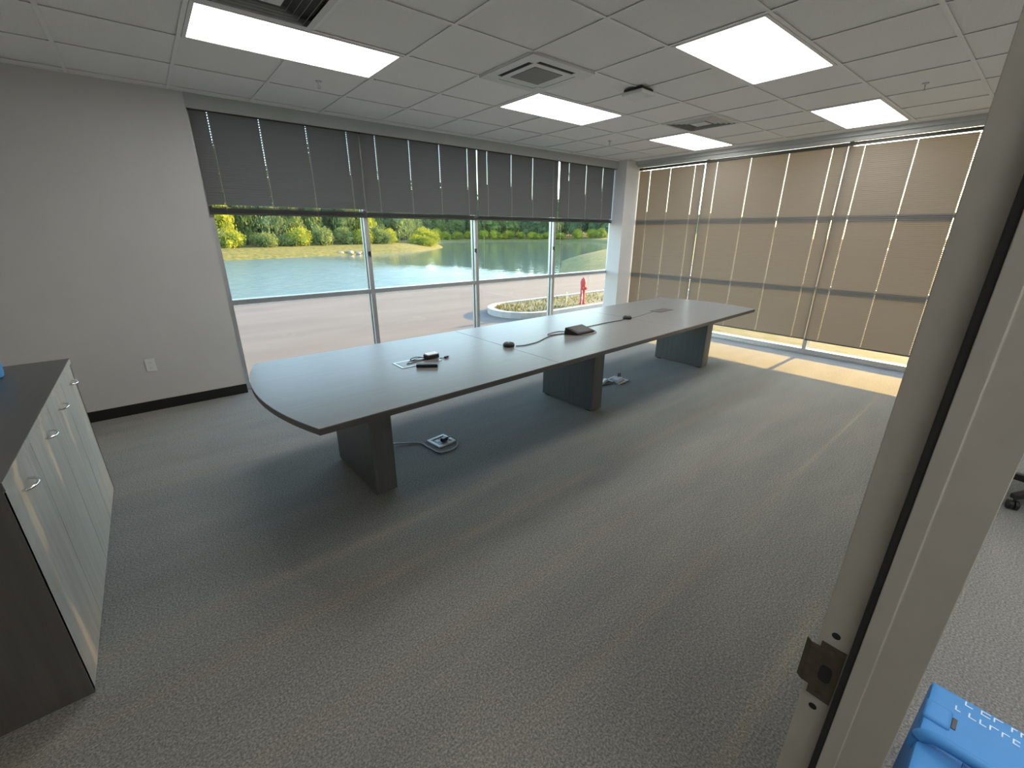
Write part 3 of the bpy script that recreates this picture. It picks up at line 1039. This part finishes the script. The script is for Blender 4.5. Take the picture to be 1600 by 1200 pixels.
w1 = empty('power_adapter', (2.20, -2.16, 0.012), label='white power adapter on the floor box behind the middle pedestal', cat='adapter')
MB().obox((2.22, -2.165, 0.0125), (1, 0.2, 0), (-0.2, 1, 0), 0.060, 0.038, 0.0, 0.035).build('body', M['plastic_w'], w1, bevel=0.008, seg=3)
for px in (2.245, 2.275):
    MB().tube(smooth_path([(px, -2.150, 0.045), (px + 0.003, -2.145, 0.075), (px + 0.014, -2.145, 0.088), (px + 0.02, -2.15, 0.04)]), 0.0035, 6).build('lead', M['plastic_k'], w1, smooth=True)
w2 = tag(MB().obox((2.075, -2.085, 0.0), (1, 0.35, 0), (-0.35, 1, 0), 0.085, 0.020, 0.0, 0.028).build('power_strip', M['plastic_w'], None, bevel=0.005), 'slim white power strip behind the middle pedestal', 'power strip')
cable([(2.18, -2.17, 0.018), (2.09, -2.165, 0.006), (1.98, -2.145, 0.006), (1.90, -2.12, 0.006), (1.75, -2.10, 0.006), (1.50, -2.12, 0.006)], 0.005, 'plastic_k', 'black cable running from the white adapter to the middle pedestal', 'power_cable')
cable([(1.985, -2.115, 0.012), (1.93, -2.075, 0.006), (1.80, -2.04, 0.006), (1.52, -2.03, 0.006)], 0.0045, 'plastic_g', 'grey cable running from the power strip to the middle pedestal', 'power_cable')

# ------------------------------------------------------------------ wall outlet
ot = empty('wall_outlet', (-1.832, YB, 0.438), label='white duplex outlet plate low on the grey wall', cat='outlet')
MB().box(-1.832 - 0.038, -1.832 + 0.038, YB - 0.006, YB, 0.438 - 0.06, 0.438 + 0.06).build('plate', M['plastic_w'], ot, bevel=0.003)
for dz in (-0.025, 0.025):
    s_ = MB().box(-1.832 - 0.016, -1.832 + 0.016, YB - 0.008, YB - 0.005, 0.438 + dz - 0.018, 0.438 + dz + 0.018).build('socket', M['plastic_w'], ot, bevel=0.001)
    MB().box(-1.840, -1.838, YB - 0.0084, YB - 0.0078, 0.434 + dz, 0.444 + dz).box(-1.826, -1.824, YB - 0.0084, YB - 0.0078, 0.434 + dz, 0.444 + dz).build('slot', M['void'], s_)

# ------------------------------------------------------------------ low cabinet
XC = -2.140
YC0, YC1 = -3.135, -1.405
cab = empty('storage_cabinet', (-2.42, (YC0 + YC1) / 2, 0), label='low grey cabinet with a charcoal top and four doors with chrome pulls', cat='cabinet')
c = MB()
c.box(XL + 0.005, XC - 0.024, YC0 + 0.02, YC1 - 0.02, 0.045, 0.868)
c.box(XL + 0.03, XC - 0.05, YC0 + 0.02, YC1 - 0.02, 0.0, 0.045)
c.build('body', M['cabside'], cab)
box('end_panel', M['cabside'], (XL + 0.002, XC - 0.003, YC0, YC0 + 0.02, 0.0, 0.868), cab, 0.001)
box('end_panel', M['cabside'], (XL + 0.002, XC - 0.003, YC1 - 0.02, YC1, 0.0, 0.868), cab, 0.001)
box('top', M['cabtop'], (XL + 0.002, XC + 0.002, YC0 - 0.004, YC1 + 0.004, 0.870, 0.900), cab, 0.002)
box('edge_strip', M['cab'], (XC + 0.0022, XC + 0.004, YC0 - 0.003, YC1 + 0.003, 0.871, 0.899), cab)
dw = (YC1 - YC0) / 4
for k in range(4):
    y1 = YC1 - k * dw - 0.0015
    y0 = YC1 - (k + 1) * dw + 0.0015
    d = box('door', M['cab'], (XC - 0.023, XC - 0.003, y0, y1, 0.008, 0.862), cab, 0.001)
    ym = [-1.575, -2.04, -2.44, -2.935][k]
    z = 0.795
    pts = [(XC - 0.004, ym - 0.05, z), (XC + 0.010, ym - 0.048, z), (XC + 0.024, ym - 0.030, z), (XC + 0.030, ym, z), (XC + 0.024, ym + 0.030, z), (XC + 0.010, ym + 0.048, z), (XC - 0.004, ym + 0.05, z)]
    hd = MB().tube(smooth_path(pts, 5), 0.0048, 8).build('handle', M['chrome'], d, smooth=True)
    hd['label'] = 'chrome bow-shaped pull'

bt = empty('plastic_tub', (-2.424, -1.67, 0.9002), label='blue plastic tub at the picture edge on the charcoal cabinet top', cat='tub')
MB().lathe([(0.058, 0.0), (0.068, 0.006), (0.072, 0.03), (0.074, 0.110), (0.071, 0.120)], n=28).build('body', M['blue'], bt, smooth=True, local=True)
MB().lathe([(0.0755, 0.116), (0.0765, 0.134), (0.068, 0.146), (0.03, 0.150)], n=28).build('lid', M['blue'], bt, smooth=True, local=True)

# ------------------------------------------------------------------ corridor: air mover and chair
am = empty('air_mover', (-0.50, -5.305, 0), label='blue plastic carpet air mover with a wound black cord in the corridor', cat='fan')
prof = [(-0.29, 0.03), (-0.29, 0.30), (-0.255, 0.375), (-0.19, 0.435), (-0.10, 0.452), (0.275, 0.452), (0.30, 0.43), (0.30, 0.36), (0.30, 0.03)]
vs = []
n = len(prof)
for y in (-0.23, 0.235):
    vs += [(x, y, z) for x, z in prof]
MB().add(vs, [tuple(range(n)), tuple(range(2 * n - 1, n - 1, -1))] + [(i, n + i, n + (i + 1) % n, (i + 1) % n) for i in range(n)]).build('housing', M['blue'], am, bevel=0.022, seg=4, smooth=True, local=True)
# recessed cord pocket block, carry handle, vents, snout, feet
MB().box(-0.145, 0.075, -0.20, 0.155, 0.447, 0.458).build('cord_tray', M['blue'], am, bevel=0.004, local=True)
MB().tube(smooth_path([(0.062, 0.235, 0.420), (0.062, 0.228, 0.462), (0.060, 0.190, 0.480), (0.056, 0.08, 0.486), (0.052, -0.08, 0.486), (0.050, -0.17, 0.474), (0.050, -0.20, 0.43)], 6), 0.0145, 12).build('handle', M['blue'], am, smooth=True, local=True)
MB().box(0.135, 0.205, 0.185, 0.2365, 0.405, 0.4585).build('latch_block', M['blue'], am, bevel=0.012, seg=3, local=True, smooth=True)
MB().box(0.150, 0.188, 0.176, 0.186, 0.445, 0.4545).build('latch_slot', M['plastic_k'], am, bevel=0.002, local=True)
cd = MB()
for k in range(5):
    a, b_ = 0.110 + 0.006 * k, 0.150 + 0.006 * (k % 3)
    pts = [(-0.015 + a * math.cos(t * math.pi / 16) * 0.92, -0.03 + b_ * math.sin(t * math.pi / 16), 0.468 + 0.006 * (k % 3)) for t in range(32)]
    cd.tube(pts, 0.0055, 7, closed=True)
cd.build('power_cord', M['plastic_k'], am, smooth=True, local=True)
tx = MB()
rnd = random.Random(5)


def glyphs(x, y0, y1, hgt):
    y = y0
    while y > y1:
        w = rnd.uniform(0.010, 0.018)
        kind = rnd.randrange(4)
        z0, z1 = 0.4522, 0.4532
        t = 0.0028
        tx.box(x - hgt, x, y - t, y, z0, z1)
        if kind in (0, 1):
            tx.box(x - t, x, y - w, y - t, z0, z1)
        if kind in (0, 2):
            tx.box(x - hgt, x - hgt + t, y - w, y - t, z0, z1)
        if kind == 3:
            tx.box(x - hgt, x, y - w, y - w + t, z0, z1)
            tx.box(x - hgt / 2 - t / 2, x - hgt / 2 + t / 2, y - w + t, y - t, z0, z1)
        y -= w + rnd.choice((0.005, 0.005, 0.014))


glyphs(0.270, 0.170, -0.175, 0.015)
glyphs(0.236, 0.185, -0.165, 0.016)
tx.build('lettering', M['blue_text'], am, local=True)
MB().lathe([(0.165, 0.0), (0.165, -0.012), (0.15, -0.016), (0.03, -0.018)], (0.0, -0.228, 0.22), 32, 'y').build('intake_grille', M['plastic_k'], am, local=True)
MB().box(-0.42, -0.28, -0.20, 0.20, 0.03, 0.14).build('outlet_snout', M['blue'], am, bevel=0.012, local=True)
for sx in (-0.25, 0.25):
    for sy in (-0.18, 0.18):
        MB().lathe([(0.022, 0.0), (0.026, 0.035)], (sx, sy, 0), 14).build('foot', M['plastic_k'], am, local=True)

ch = empty('office_chair', (2.42, -5.39, 0), 0.35, label='black office chair with star base in the corridor behind the door frame', cat='chair')
for k in range(5):
    a = 2 * math.pi * k / 5 + 2.15
    ca, sa = math.cos(a), math.sin(a)
    lg = MB()
    lg.add([(0.03 * ca - 0.03 * sa, 0.03 * sa + 0.03 * ca, 0.16), (0.03 * ca + 0.03 * sa, 0.03 * sa - 0.03 * ca, 0.16), (0.32 * ca + 0.018 * sa, 0.32 * sa - 0.018 * ca, 0.105), (0.32 * ca - 0.018 * sa, 0.32 * sa + 0.018 * ca, 0.105),
            (0.03 * ca - 0.03 * sa, 0.03 * sa + 0.03 * ca, 0.10), (0.03 * ca + 0.03 * sa, 0.03 * sa - 0.03 * ca, 0.10), (0.32 * ca + 0.018 * sa, 0.32 * sa - 0.018 * ca, 0.075), (0.32 * ca - 0.018 * sa, 0.32 * sa + 0.018 * ca, 0.075)],
           [(0, 1, 2, 3), (7, 6, 5, 4), (0, 4, 5, 1), (1, 5, 6, 2), (2, 6, 7, 3), (3, 7, 4, 0)])
    lo = lg.build('base_leg', M['plastic_k'], ch, bevel=0.006, local=True)
    MB().lathe([(0.026, -0.024), (0.030, -0.02), (0.030, -0.004), (0.012, -0.002), (0.012, 0.002), (0.030, 0.004), (0.030, 0.02), (0.026, 0.024)], (0.30 * ca, 0.30 * sa, 0.030), 18, 'y').tube([(0.30 * ca, 0.30 * sa, 0.03), (0.30 * ca, 0.30 * sa, 0.08)], 0.007, 8).build('caster', M['plastic_k'], lo, local=True)
MB().lathe([(0.04, 0.09), (0.035, 0.17), (0.026, 0.18), (0.026, 0.40)], n=20).build('gas_column', M['plastic_k'], ch, smooth=True, local=True)
MB().box(-0.24, 0.24, -0.23, 0.24, 0.42, 0.50).build('seat', M['dark_fabric'], ch, bevel=0.035, seg=4, smooth=True, local=True)
MB().box(-0.22, 0.22, -0.29, -0.23, 0.62, 1.08).build('backrest', M['dark_fabric'], ch, bevel=0.028, seg=4, smooth=True, local=True)
MB().tube(smooth_path([(0, -0.05, 0.41), (0, -0.26, 0.40), (0, -0.31, 0.48), (0, -0.29, 0.70)]), 0.018, 8).build('back_bar', M['plastic_k'], ch, smooth=True, local=True)
for s in (-1, 1):
    MB().tube(smooth_path([(s * 0.2, -0.05, 0.43), (s * 0.28, -0.05, 0.45), (s * 0.29, -0.05, 0.66), (s * 0.29, 0.10, 0.67)]), 0.014, 8).build('armrest', M['plastic_k'], ch, smooth=True, local=True)

# ------------------------------------------------------------------ outside: lot, island, pond, bank
GZ = -0.162
lotm = MB().box(-40, 60, 0.36, 7.75, GZ - 0.2, GZ).build('parking_lot', M['lot'])
tag(lotm, 'pinkish concrete parking lot outside the window', kind='structure')
tag(MB().box(-40, 60, 7.75, 7.95, GZ - 0.2, GZ + 0.10).build('kerb_far', M['curb'], bevel=0.02), 'pale kerb along the far side of the lot', kind='structure')
nl = MB().box(5.42, 60, -40, 0.355, GZ - 0.25, GZ + 0.04)
tag(nl.build('lawn_side', M['nearlawn']), 'sunlit lawn outside the blind-covered window', kind='structure')

# kerbed island
isl = []
for k in range(13):
    a = math.pi / 2 + math.pi * k / 12
    isl.append((4.95 + 0.86 * math.cos(a), 2.62 + 0.86 * math.sin(a)))
outer = [(30, 3.48)] + isl + [(30, 1.76)]
inner = [(30, 3.33)] + [(4.95 + 0.71 * math.cos(math.pi / 2 + math.pi * k / 12), 2.62 + 0.71 * math.sin(math.pi / 2 + math.pi * k / 12)) for k in range(13)] + [(30, 1.91)]
kb = MB()
n = len(outer)
vs = [(x, y, GZ) for x, y in outer] + [(x, y, GZ + 0.13) for x, y in outer] + [(x, y, GZ + 0.13) for x, y in inner] + [(x, y, GZ) for x, y in inner]
fs = []
for i in range(n - 1):
    for r in range(3):
        fs.append((r * n + i, r * n + i + 1, (r + 1) * n + i + 1, (r + 1) * n + i))
kb.add(vs, fs)
tag(kb.build('kerb_island', M['curb']), 'pale rounded kerb around the planted island', kind='structure')
tag(MB().prism(inner, GZ, GZ + 0.10).build('island_soil', M['mulch']), 'dry mulch and grass filling the kerbed island', kind='structure')
gr = MB()
rnd = random.Random(3)
for k in range(1500):
    x = 4.35 + 12 * rnd.random() ** 1.6
    y = rnd.uniform(1.98, 3.26)
    if x < 4.95 and (x - 4.95) ** 2 + (y - 2.62) ** 2 > 0.45:
        continue
    if math.hypot(x - 6.47, y - 2.17) < 0.22 or math.hypot(x - 6.02, y - 2.28) < 0.06:
        continue
    a = rnd.uniform(0, 6.28)
    hh = rnd.uniform(0.03, 0.10)
    w = rnd.uniform(0.008, 0.02)
    lx, ly = rnd.uniform(-0.05, 0.05), rnd.uniform(-0.05, 0.05)
    gr.add([(x - w * math.cos(a), y - w * math.sin(a), GZ + 0.095), (x + w * math.cos(a), y + w * math.sin(a), GZ + 0.095), (x + lx, y + ly, GZ + 0.10 + hh)], [(0, 1, 2)])
tag(gr.build('grass', leaf_mat('island_grass', (0.10, 0.10, 0.03), (0.22, 0.20, 0.07))), 'tufts of dry yellow-green grass on the kerbed island', 'grass', kind='stuff')

hyd = empty('fire_hydrant', (6.47, 2.17, GZ + 0.10), 0.5, label='red fire hydrant standing on the kerbed island', cat='hydrant')
MB().lathe([(0.085, 0.0), (0.085, 0.025), (0.062, 0.028), (0.060, 0.10), (0.060, 0.47), (0.068, 0.475), (0.068, 0.50)], n=24).build('barrel', M['red'], hyd, smooth=True, local=True)
MB().lathe([(0.069, 0.50), (0.068, 0.53), (0.060, 0.575), (0.040, 0.605), (0.018, 0.612), (0.017, 0.635), (0.013, 0.64)], n=24).build('bonnet', M['red'], hyd, smooth=True, local=True)
for s, ax_ in ((1, 'x'), (-1, 'x'), (-1, 'y')):
    c_ = (0, 0, 0.38)
    pr = [(0.030, s * 0.05), (0.030, s * 0.075), (0.036, s * 0.077), (0.036, s * 0.095), (0.012, s * 0.097), (0.011, s * 0.108)]
    MB().lathe(pr, c_, 16, ax_).build('nozzle', M['red'], hyd, smooth=True, local=True)
MB().tube(smooth_path([(-0.09, 0.0, 0.36), (-0.14, -0.02, 0.22), (-0.24, -0.04, 0.16), (-0.28, -0.05, 0.05), (-0.27, -0.05, 0.0)]), 0.006, 6).build('chain', M['steel'], hyd, local=True)
mk = MB().tube([(0, 0, 0), (0, 0, 0.32)], 0.012, 8).build('valve_marker', M['steel'], None, loc=None)
mk.location = (6.02, 2.28, GZ + 0.09)
tag(mk, 'thin grey stake beside the fire hydrant', 'stake')

# pond outline (water edge)
WZ = -1.56
shore = [(-70, 13.5), (-10, 13), (8, 12.5), (18, 15), (26, 22), (36, 31.5), (49, 38), (68, 49), (92, 66), (108, 84), (112, 104), (95, 116), (78, 120), (63, 108), (54, 90), (47, 77),
         (40, 69), (33, 63), (24, 61), (12.5, 56.5), (4, 54), (-10, 52), (-30, 52), (-70, 55)]


def inside(x, y):
    c = False
    n = len(shore)
    for i in range(n):
        x1, y1 = shore[i]
        x2, y2 = shore[(i + 1) % n]
        if (y1 > y) != (y2 > y) and x < (x2 - x1) * (y - y1) / (y2 - y1) + x1:
            c = not c
    return c


def sdist(x, y):
    d = 1e9
    n = len(shore)
    for i in range(n):
        x1, y1 = shore[i]
        x2, y2 = shore[(i + 1) % n]
        dx, dy = x2 - x1, y2 - y1
        t = max(0, min(1, ((x - x1) * dx + (y - y1) * dy) / (dx * dx + dy * dy)))
        d = min(d, math.hypot(x - x1 - t * dx, y - y1 - t * dy))
    return -d if inside(x, y) else d


def ground(x, y):
    d = sdist(x, y)
    if d < 0:
        return WZ - min(1.5, -d * 0.35)
    top = -0.45 if y > 45 else -0.10
    z = WZ + (top - WZ) * min(1.0, d / 5.5) ** 0.75
    if y > 45:
        z += max(0, d - 6) * 0.045
    if y < 12:
        k = max(0, min(1, (y - 7.95) / 2.5))
        z = z * k + (GZ + 0.05) * (1 - k)
    return z + 0.05 * math.sin(x * 1.7 + y) * math.cos(y * 1.3) * min(1, abs(d) / 3)


gx = [-75 + 2.0 * i for i in range(113)]
gy = [7.9, 8.6, 9.5, 10.5, 11.5, 12.5] + [13.5 + 1.5 * i for i in range(98)]
tb = MB()
vs = [(x, y, ground(x, y)) for y in gy for x in gx]
nx = len(gx)
tb.add(vs, [(j * nx + i, j * nx + i + 1, (j + 1) * nx + i + 1, (j + 1) * nx + i) for j in range(len(gy) - 1) for i in range(nx - 1)])
bank = tb.build('terrain', M['lawn'], smooth=True)
tag(bank, 'grassy banks around the pond', kind='structure')
wtr = MB().prism([(-74, 8.5), (140, 8.5), (140, 135), (-74, 135)], WZ - 0.02, WZ).build('lake', M['water'])
tag(wtr, 'calm pond water reflecting sky and trees', kind='structure')
hb = MB()
hx = [-260 + 9 * k for k in range(80)]
hy = [148, 156, 166, 178, 192, 210, 235]
hz = [-1.0, 4.5, 9.0, 12.0, 13.5, 14.5, 14.0]
hv = [(x, y + 6 * math.sin(x * 0.045), z * (1 + 0.16 * math.sin(x * 0.13 + y) + 0.10 * math.sin(x * 0.41 + 2 * y))) for y, z in zip(hy, hz) for x in hx]
hb.add(hv, [(b * 80 + a, b * 80 + a + 1, (b + 1) * 80 + a + 1, (b + 1) * 80 + a) for b in range(6) for a in range(79)])
tag(hb.build('hill_far', M['leaf_b'], smooth=True), 'dark wooded rise beyond the pond and trees', kind='structure')
gnd = MB().box(-300, 400, -300, 500, -4.5, -4.2).build('ground', M['lawn'])
tag(gnd, 'ground far around the building', kind='structure')


# ------------------------------------------------------------------ trees
def crown_mesh(seed, kind, name='crown'):
    """unit crown: about 1 wide radius, z from 0 to 1; leafy masses with loose leaf sprays"""
    r = random.Random(seed)
    bm = bmesh.new()
    blobs = []
    nb = 13 if kind != 'low' else 7
    for k in range(nb):
        a = r.uniform(0, 6.283)
        if kind == 'tall':
            z = 0.18 + 0.70 * (k / (nb - 1))
            rad = (1 - abs(z - 0.42) * 1.25) * 0.55
            blobs.append((math.cos(a) * rad * 0.55, math.sin(a) * rad * 0.55, z, max(0.22, rad * 0.75), 0.17))
        elif kind == 'low':
            z = 0.22 + r.uniform(0, 0.4)
            rad = r.uniform(0.1, 0.62)
            blobs.append((math.cos(a) * rad, math.sin(a) * rad, z, r.uniform(0.28, 0.42), 0.26))
        else:
            z = 0.26 + r.uniform(0, 0.52)
            rad = r.uniform(0.05, 0.60)
            blobs.append((math.cos(a) * rad, math.sin(a) * rad, z, r.uniform(0.30, 0.46), r.uniform(0.15, 0.22)))
    for bx_, by_, bz_, rr, rz in blobs:
        mtx = Matrix.Translation((bx_, by_, bz_)) @ Matrix.Diagonal((rr, rr, rz, 1))
        res = bmesh.ops.create_icosphere(bm, subdivisions=2, radius=1.0, matrix=mtx)
        for v in res['verts']:
            c = Vector((bx_, by_, bz_))
            v.co = c + (v.co - c) * r.uniform(0.60, 1.02)
    for k in range(2800):
        bx_, by_, bz_, rr, rz = r.choice(blobs)
        u = Vector((r.gauss(0, 1), r.gauss(0, 1), r.gauss(0, 1))).normalized()
        p = Vector((bx_ + u.x * rr, by_ + u.y * rr, bz_ + u.z * rz)) + u * r.uniform(-0.04, 0.16) * Vector((1, 1, 0.5)).length * 0.7
        s = r.uniform(0.020, 0.055)
        t = Vector((r.gauss(0, 1), r.gauss(0, 1), r.gauss(0, 1))).normalized()
        q = u.cross(t).normalized()
        w = (u + t * 0.6).normalized()
        a = bm.verts.new(p - q * s)
        b = bm.verts.new(p + q * s)
        c = bm.verts.new(p + q * s * 0.4 + w * s * 1.4 * 0.8)
        d = bm.verts.new(p - q * s * 0.4 + w * s * 1.4 * 0.8)
        bm.faces.new((a, b, c, d))
    me = bpy.data.meshes.new(name)
    bm.to_mesh(me)
    bm.free()
    return me


crowns = {}
for kind in ('round', 'tall', 'low'):
    for s in range(3):
        for mk_ in ('leaf_a', 'leaf_b', 'leaf_y', 'leaf_p'):
            if (kind, s) not in crowns:
                crowns[(kind, s)] = crown_mesh(11 + s * 7 + len(kind), kind)
crown_m = {}


def crown(kind, s, mk_):
    key = (kind, s, mk_)
    if key not in crown_m:
        me = crowns[(kind, s)].copy()
        me.name = 'crown'
        me.materials.append(M[mk_])
        crown_m[key] = me
    return crown_m[key]


trunk_me = MB().tube([(0, 0, 0), (0.03, 0.02, 0.3), (-0.02, 0.01, 0.62)], [0.055, 0.04, 0.02], 8).tube([(0, 0.01, 0.28), (0.22, 0.1, 0.5)], [0.025, 0.01], 6).tube([(0.02, 0.0, 0.24), (-0.22, -0.08, 0.46)], [0.022, 0.01], 6).mesh('trunk')
trunk_me.materials.append(M['bark'])


def tree(x, y, hgt, wid, kind, s, mk_, label, group, name='tree', trunk=True):
    z = ground(x, y) - 0.05
    root = empty(name, (x, y, z), random.uniform(0, 6.28), label=label, cat='tree' if trunk else 'shrub', group=group)
    c = bpy.data.objects.new('crown' if trunk else 'foliage', crown(kind, s, mk_))
    COL.objects.link(c)
    c.parent = root
    c.scale = (wid, wid, hgt)
    if trunk:
        t = bpy.data.objects.new('trunk', trunk_me)
        COL.objects.link(t)
        t.parent = root
        t.scale = (hgt * 0.5, hgt * 0.5, hgt)
    return root


rnd = random.Random(21)
tl = {'leaf_a': 'mid-green bushy tree in the woods across the pond', 'leaf_b': 'dark blue-green tree in the woods across the pond'}
tg = {'leaf_a': 'mid-green woods trees', 'leaf_b': 'dark woods trees'}


def along(pts, off, step, start=0.0):
    """points beside a shore polyline, off metres inland (left of travel), every step metres"""
    out = []
    carry = start
    pts = [(p.x, p.y) for p in smooth_path([(x, y, 0) for x, y in pts], 8)]
    for (x1, y1), (x2, y2) in zip(pts, pts[1:]):
        L_ = math.hypot(x2 - x1, y2 - y1)
        ux_, uy_ = (x2 - x1) / L_, (y2 - y1) / L_
        d = carry
        while d < L_:
            out.append((x1 + ux_ * d - uy_ * off, y1 + uy_ * d + ux_ * off))
            d += step
        carry = d - L_
    return out


near_shore = [(-18, 52), (4, 54), (12.5, 56.5), (24, 61), (33, 63), (40, 69)]
cove_shore = [(44, 73), (47, 77), (54, 90), (63, 108), (78, 120), (95, 117), (112, 104), (117, 90)]
singled = [[(6.4, 66), 'leaf_y', 'bright yellow-green tree on the far bank closest to the grey wall'],
           [(1.0, 70), 'leaf_y', 'tall light-green tree at the edge of the far bank beside the grey wall'],
           [(29.5, 74), 'leaf_y', 'light-green leafy tree just past the first mullion across the pond'],
           [(46.5, 96), 'leaf_p', 'small pale grey-green tree standing before dark woods']]
spots = []
for r_, (off, h0, h1, pb) in enumerate(((11.0, 5.5, 7.5, 0.3), (15.2, 8.0, 10.0, 0.45), (19.4, 10.0, 12.5, 0.6), (23.6, 12.0, 15.0, 0.75))):
    for k, (x, y) in enumerate(along(near_shore, off, 3.6, 1.8 * (r_ % 2))):
        spots.append((x, y, rnd.uniform(h0, h1), rnd.uniform(2.5, 3.0), pb))
for r_, (off, h0, h1, pb) in enumerate(((9.5, 6.0, 9.0, 0.5), (15.7, 10.0, 13.0, 0.6), (21.9, 13.0, 16.0, 0.7), (28.1, 16.0, 20.0, 0.8))):
    for k, (x, y) in enumerate(along(cove_shore, off, 5.0, 2.5 * (r_ % 2))):
        spots.append((x, y, rnd.uniform(h0, h1), rnd.uniform(3.5, 4.2), pb))
kept = []
for q in spots:
    if all(math.hypot(q[0] - p[0], q[1] - p[1]) > 0.60 * (q[3] + p[3]) for p in kept):
        kept.append(q)
for sgl in singled:
    sgl.append(min(range(len(kept)), key=lambda k: math.hypot(kept[k][0] - sgl[0][0], kept[k][1] - sgl[0][1])))
for k, (x, y, hgt, wid, pb) in enumerate(kept):
    mk_ = 'leaf_b' if rnd.random() < pb else 'leaf_a'
    lab, grp = tl[mk_], tg[mk_]
    for sgl in singled:
        if sgl[3] == k:
            mk_, lab, grp = sgl[1], sgl[2], None
    tree(x, y, hgt, wid, rnd.choice(['round', 'round', 'tall']), rnd.randrange(3), mk_, lab, grp)
# low bright shrubs along the cove edge and at the foot of the woods
for x, y in along(cove_shore, 3.2, 4.4):
    tree(x, y, rnd.uniform(1.8, 3.6), rnd.uniform(2.4, 3.0), 'low', rnd.randrange(3), 'leaf_y', 'low bright yellow-green shrub along the far cove shore', 'bright shrubs along the cove', 'shrub', False)
for k, (x, y) in enumerate(along(near_shore, 7.4, 3.2)):
    tree(x, y, rnd.uniform(1.2, 3.0), rnd.uniform(1.8, 2.4), 'low', rnd.randrange(3), 'leaf_y' if k % 3 == 0 else 'leaf_a', 'low green shrub at the foot of the far bank woods', 'shrubs at the foot of the woods', 'shrub', False)
rock = bmesh.new()
bmesh.ops.create_icosphere(rock, subdivisions=2, radius=1.0)
rr = random.Random(2)
for v in rock.verts:
    v.co *= rr.uniform(0.8, 1.15)
rock_me = bpy.data.meshes.new('shore_rock')
rock.to_mesh(rock_me)
rock.free()
rock_me.materials.append(M['rock'])
for k, (x, y, s_) in enumerate([(20.2, 60.6, 0.55), (21.7, 60.9, 0.7), (23.1, 61.2, 0.5), (24.4, 61.4, 0.6), (22.5, 59.9, 0.4)]):
    o = bpy.data.objects.new('shore_rock', rock_me)
    COL.objects.link(o)
    o.location = (x, y, WZ + 0.15)
    o.scale = (s_, s_ * 0.8, s_ * 0.55)
    o.rotation_euler = (0, 0, k * 1.3)
    tag(o, 'pale pinkish rock at the water edge across the pond', 'rock', 'pale rocks on the far shore')
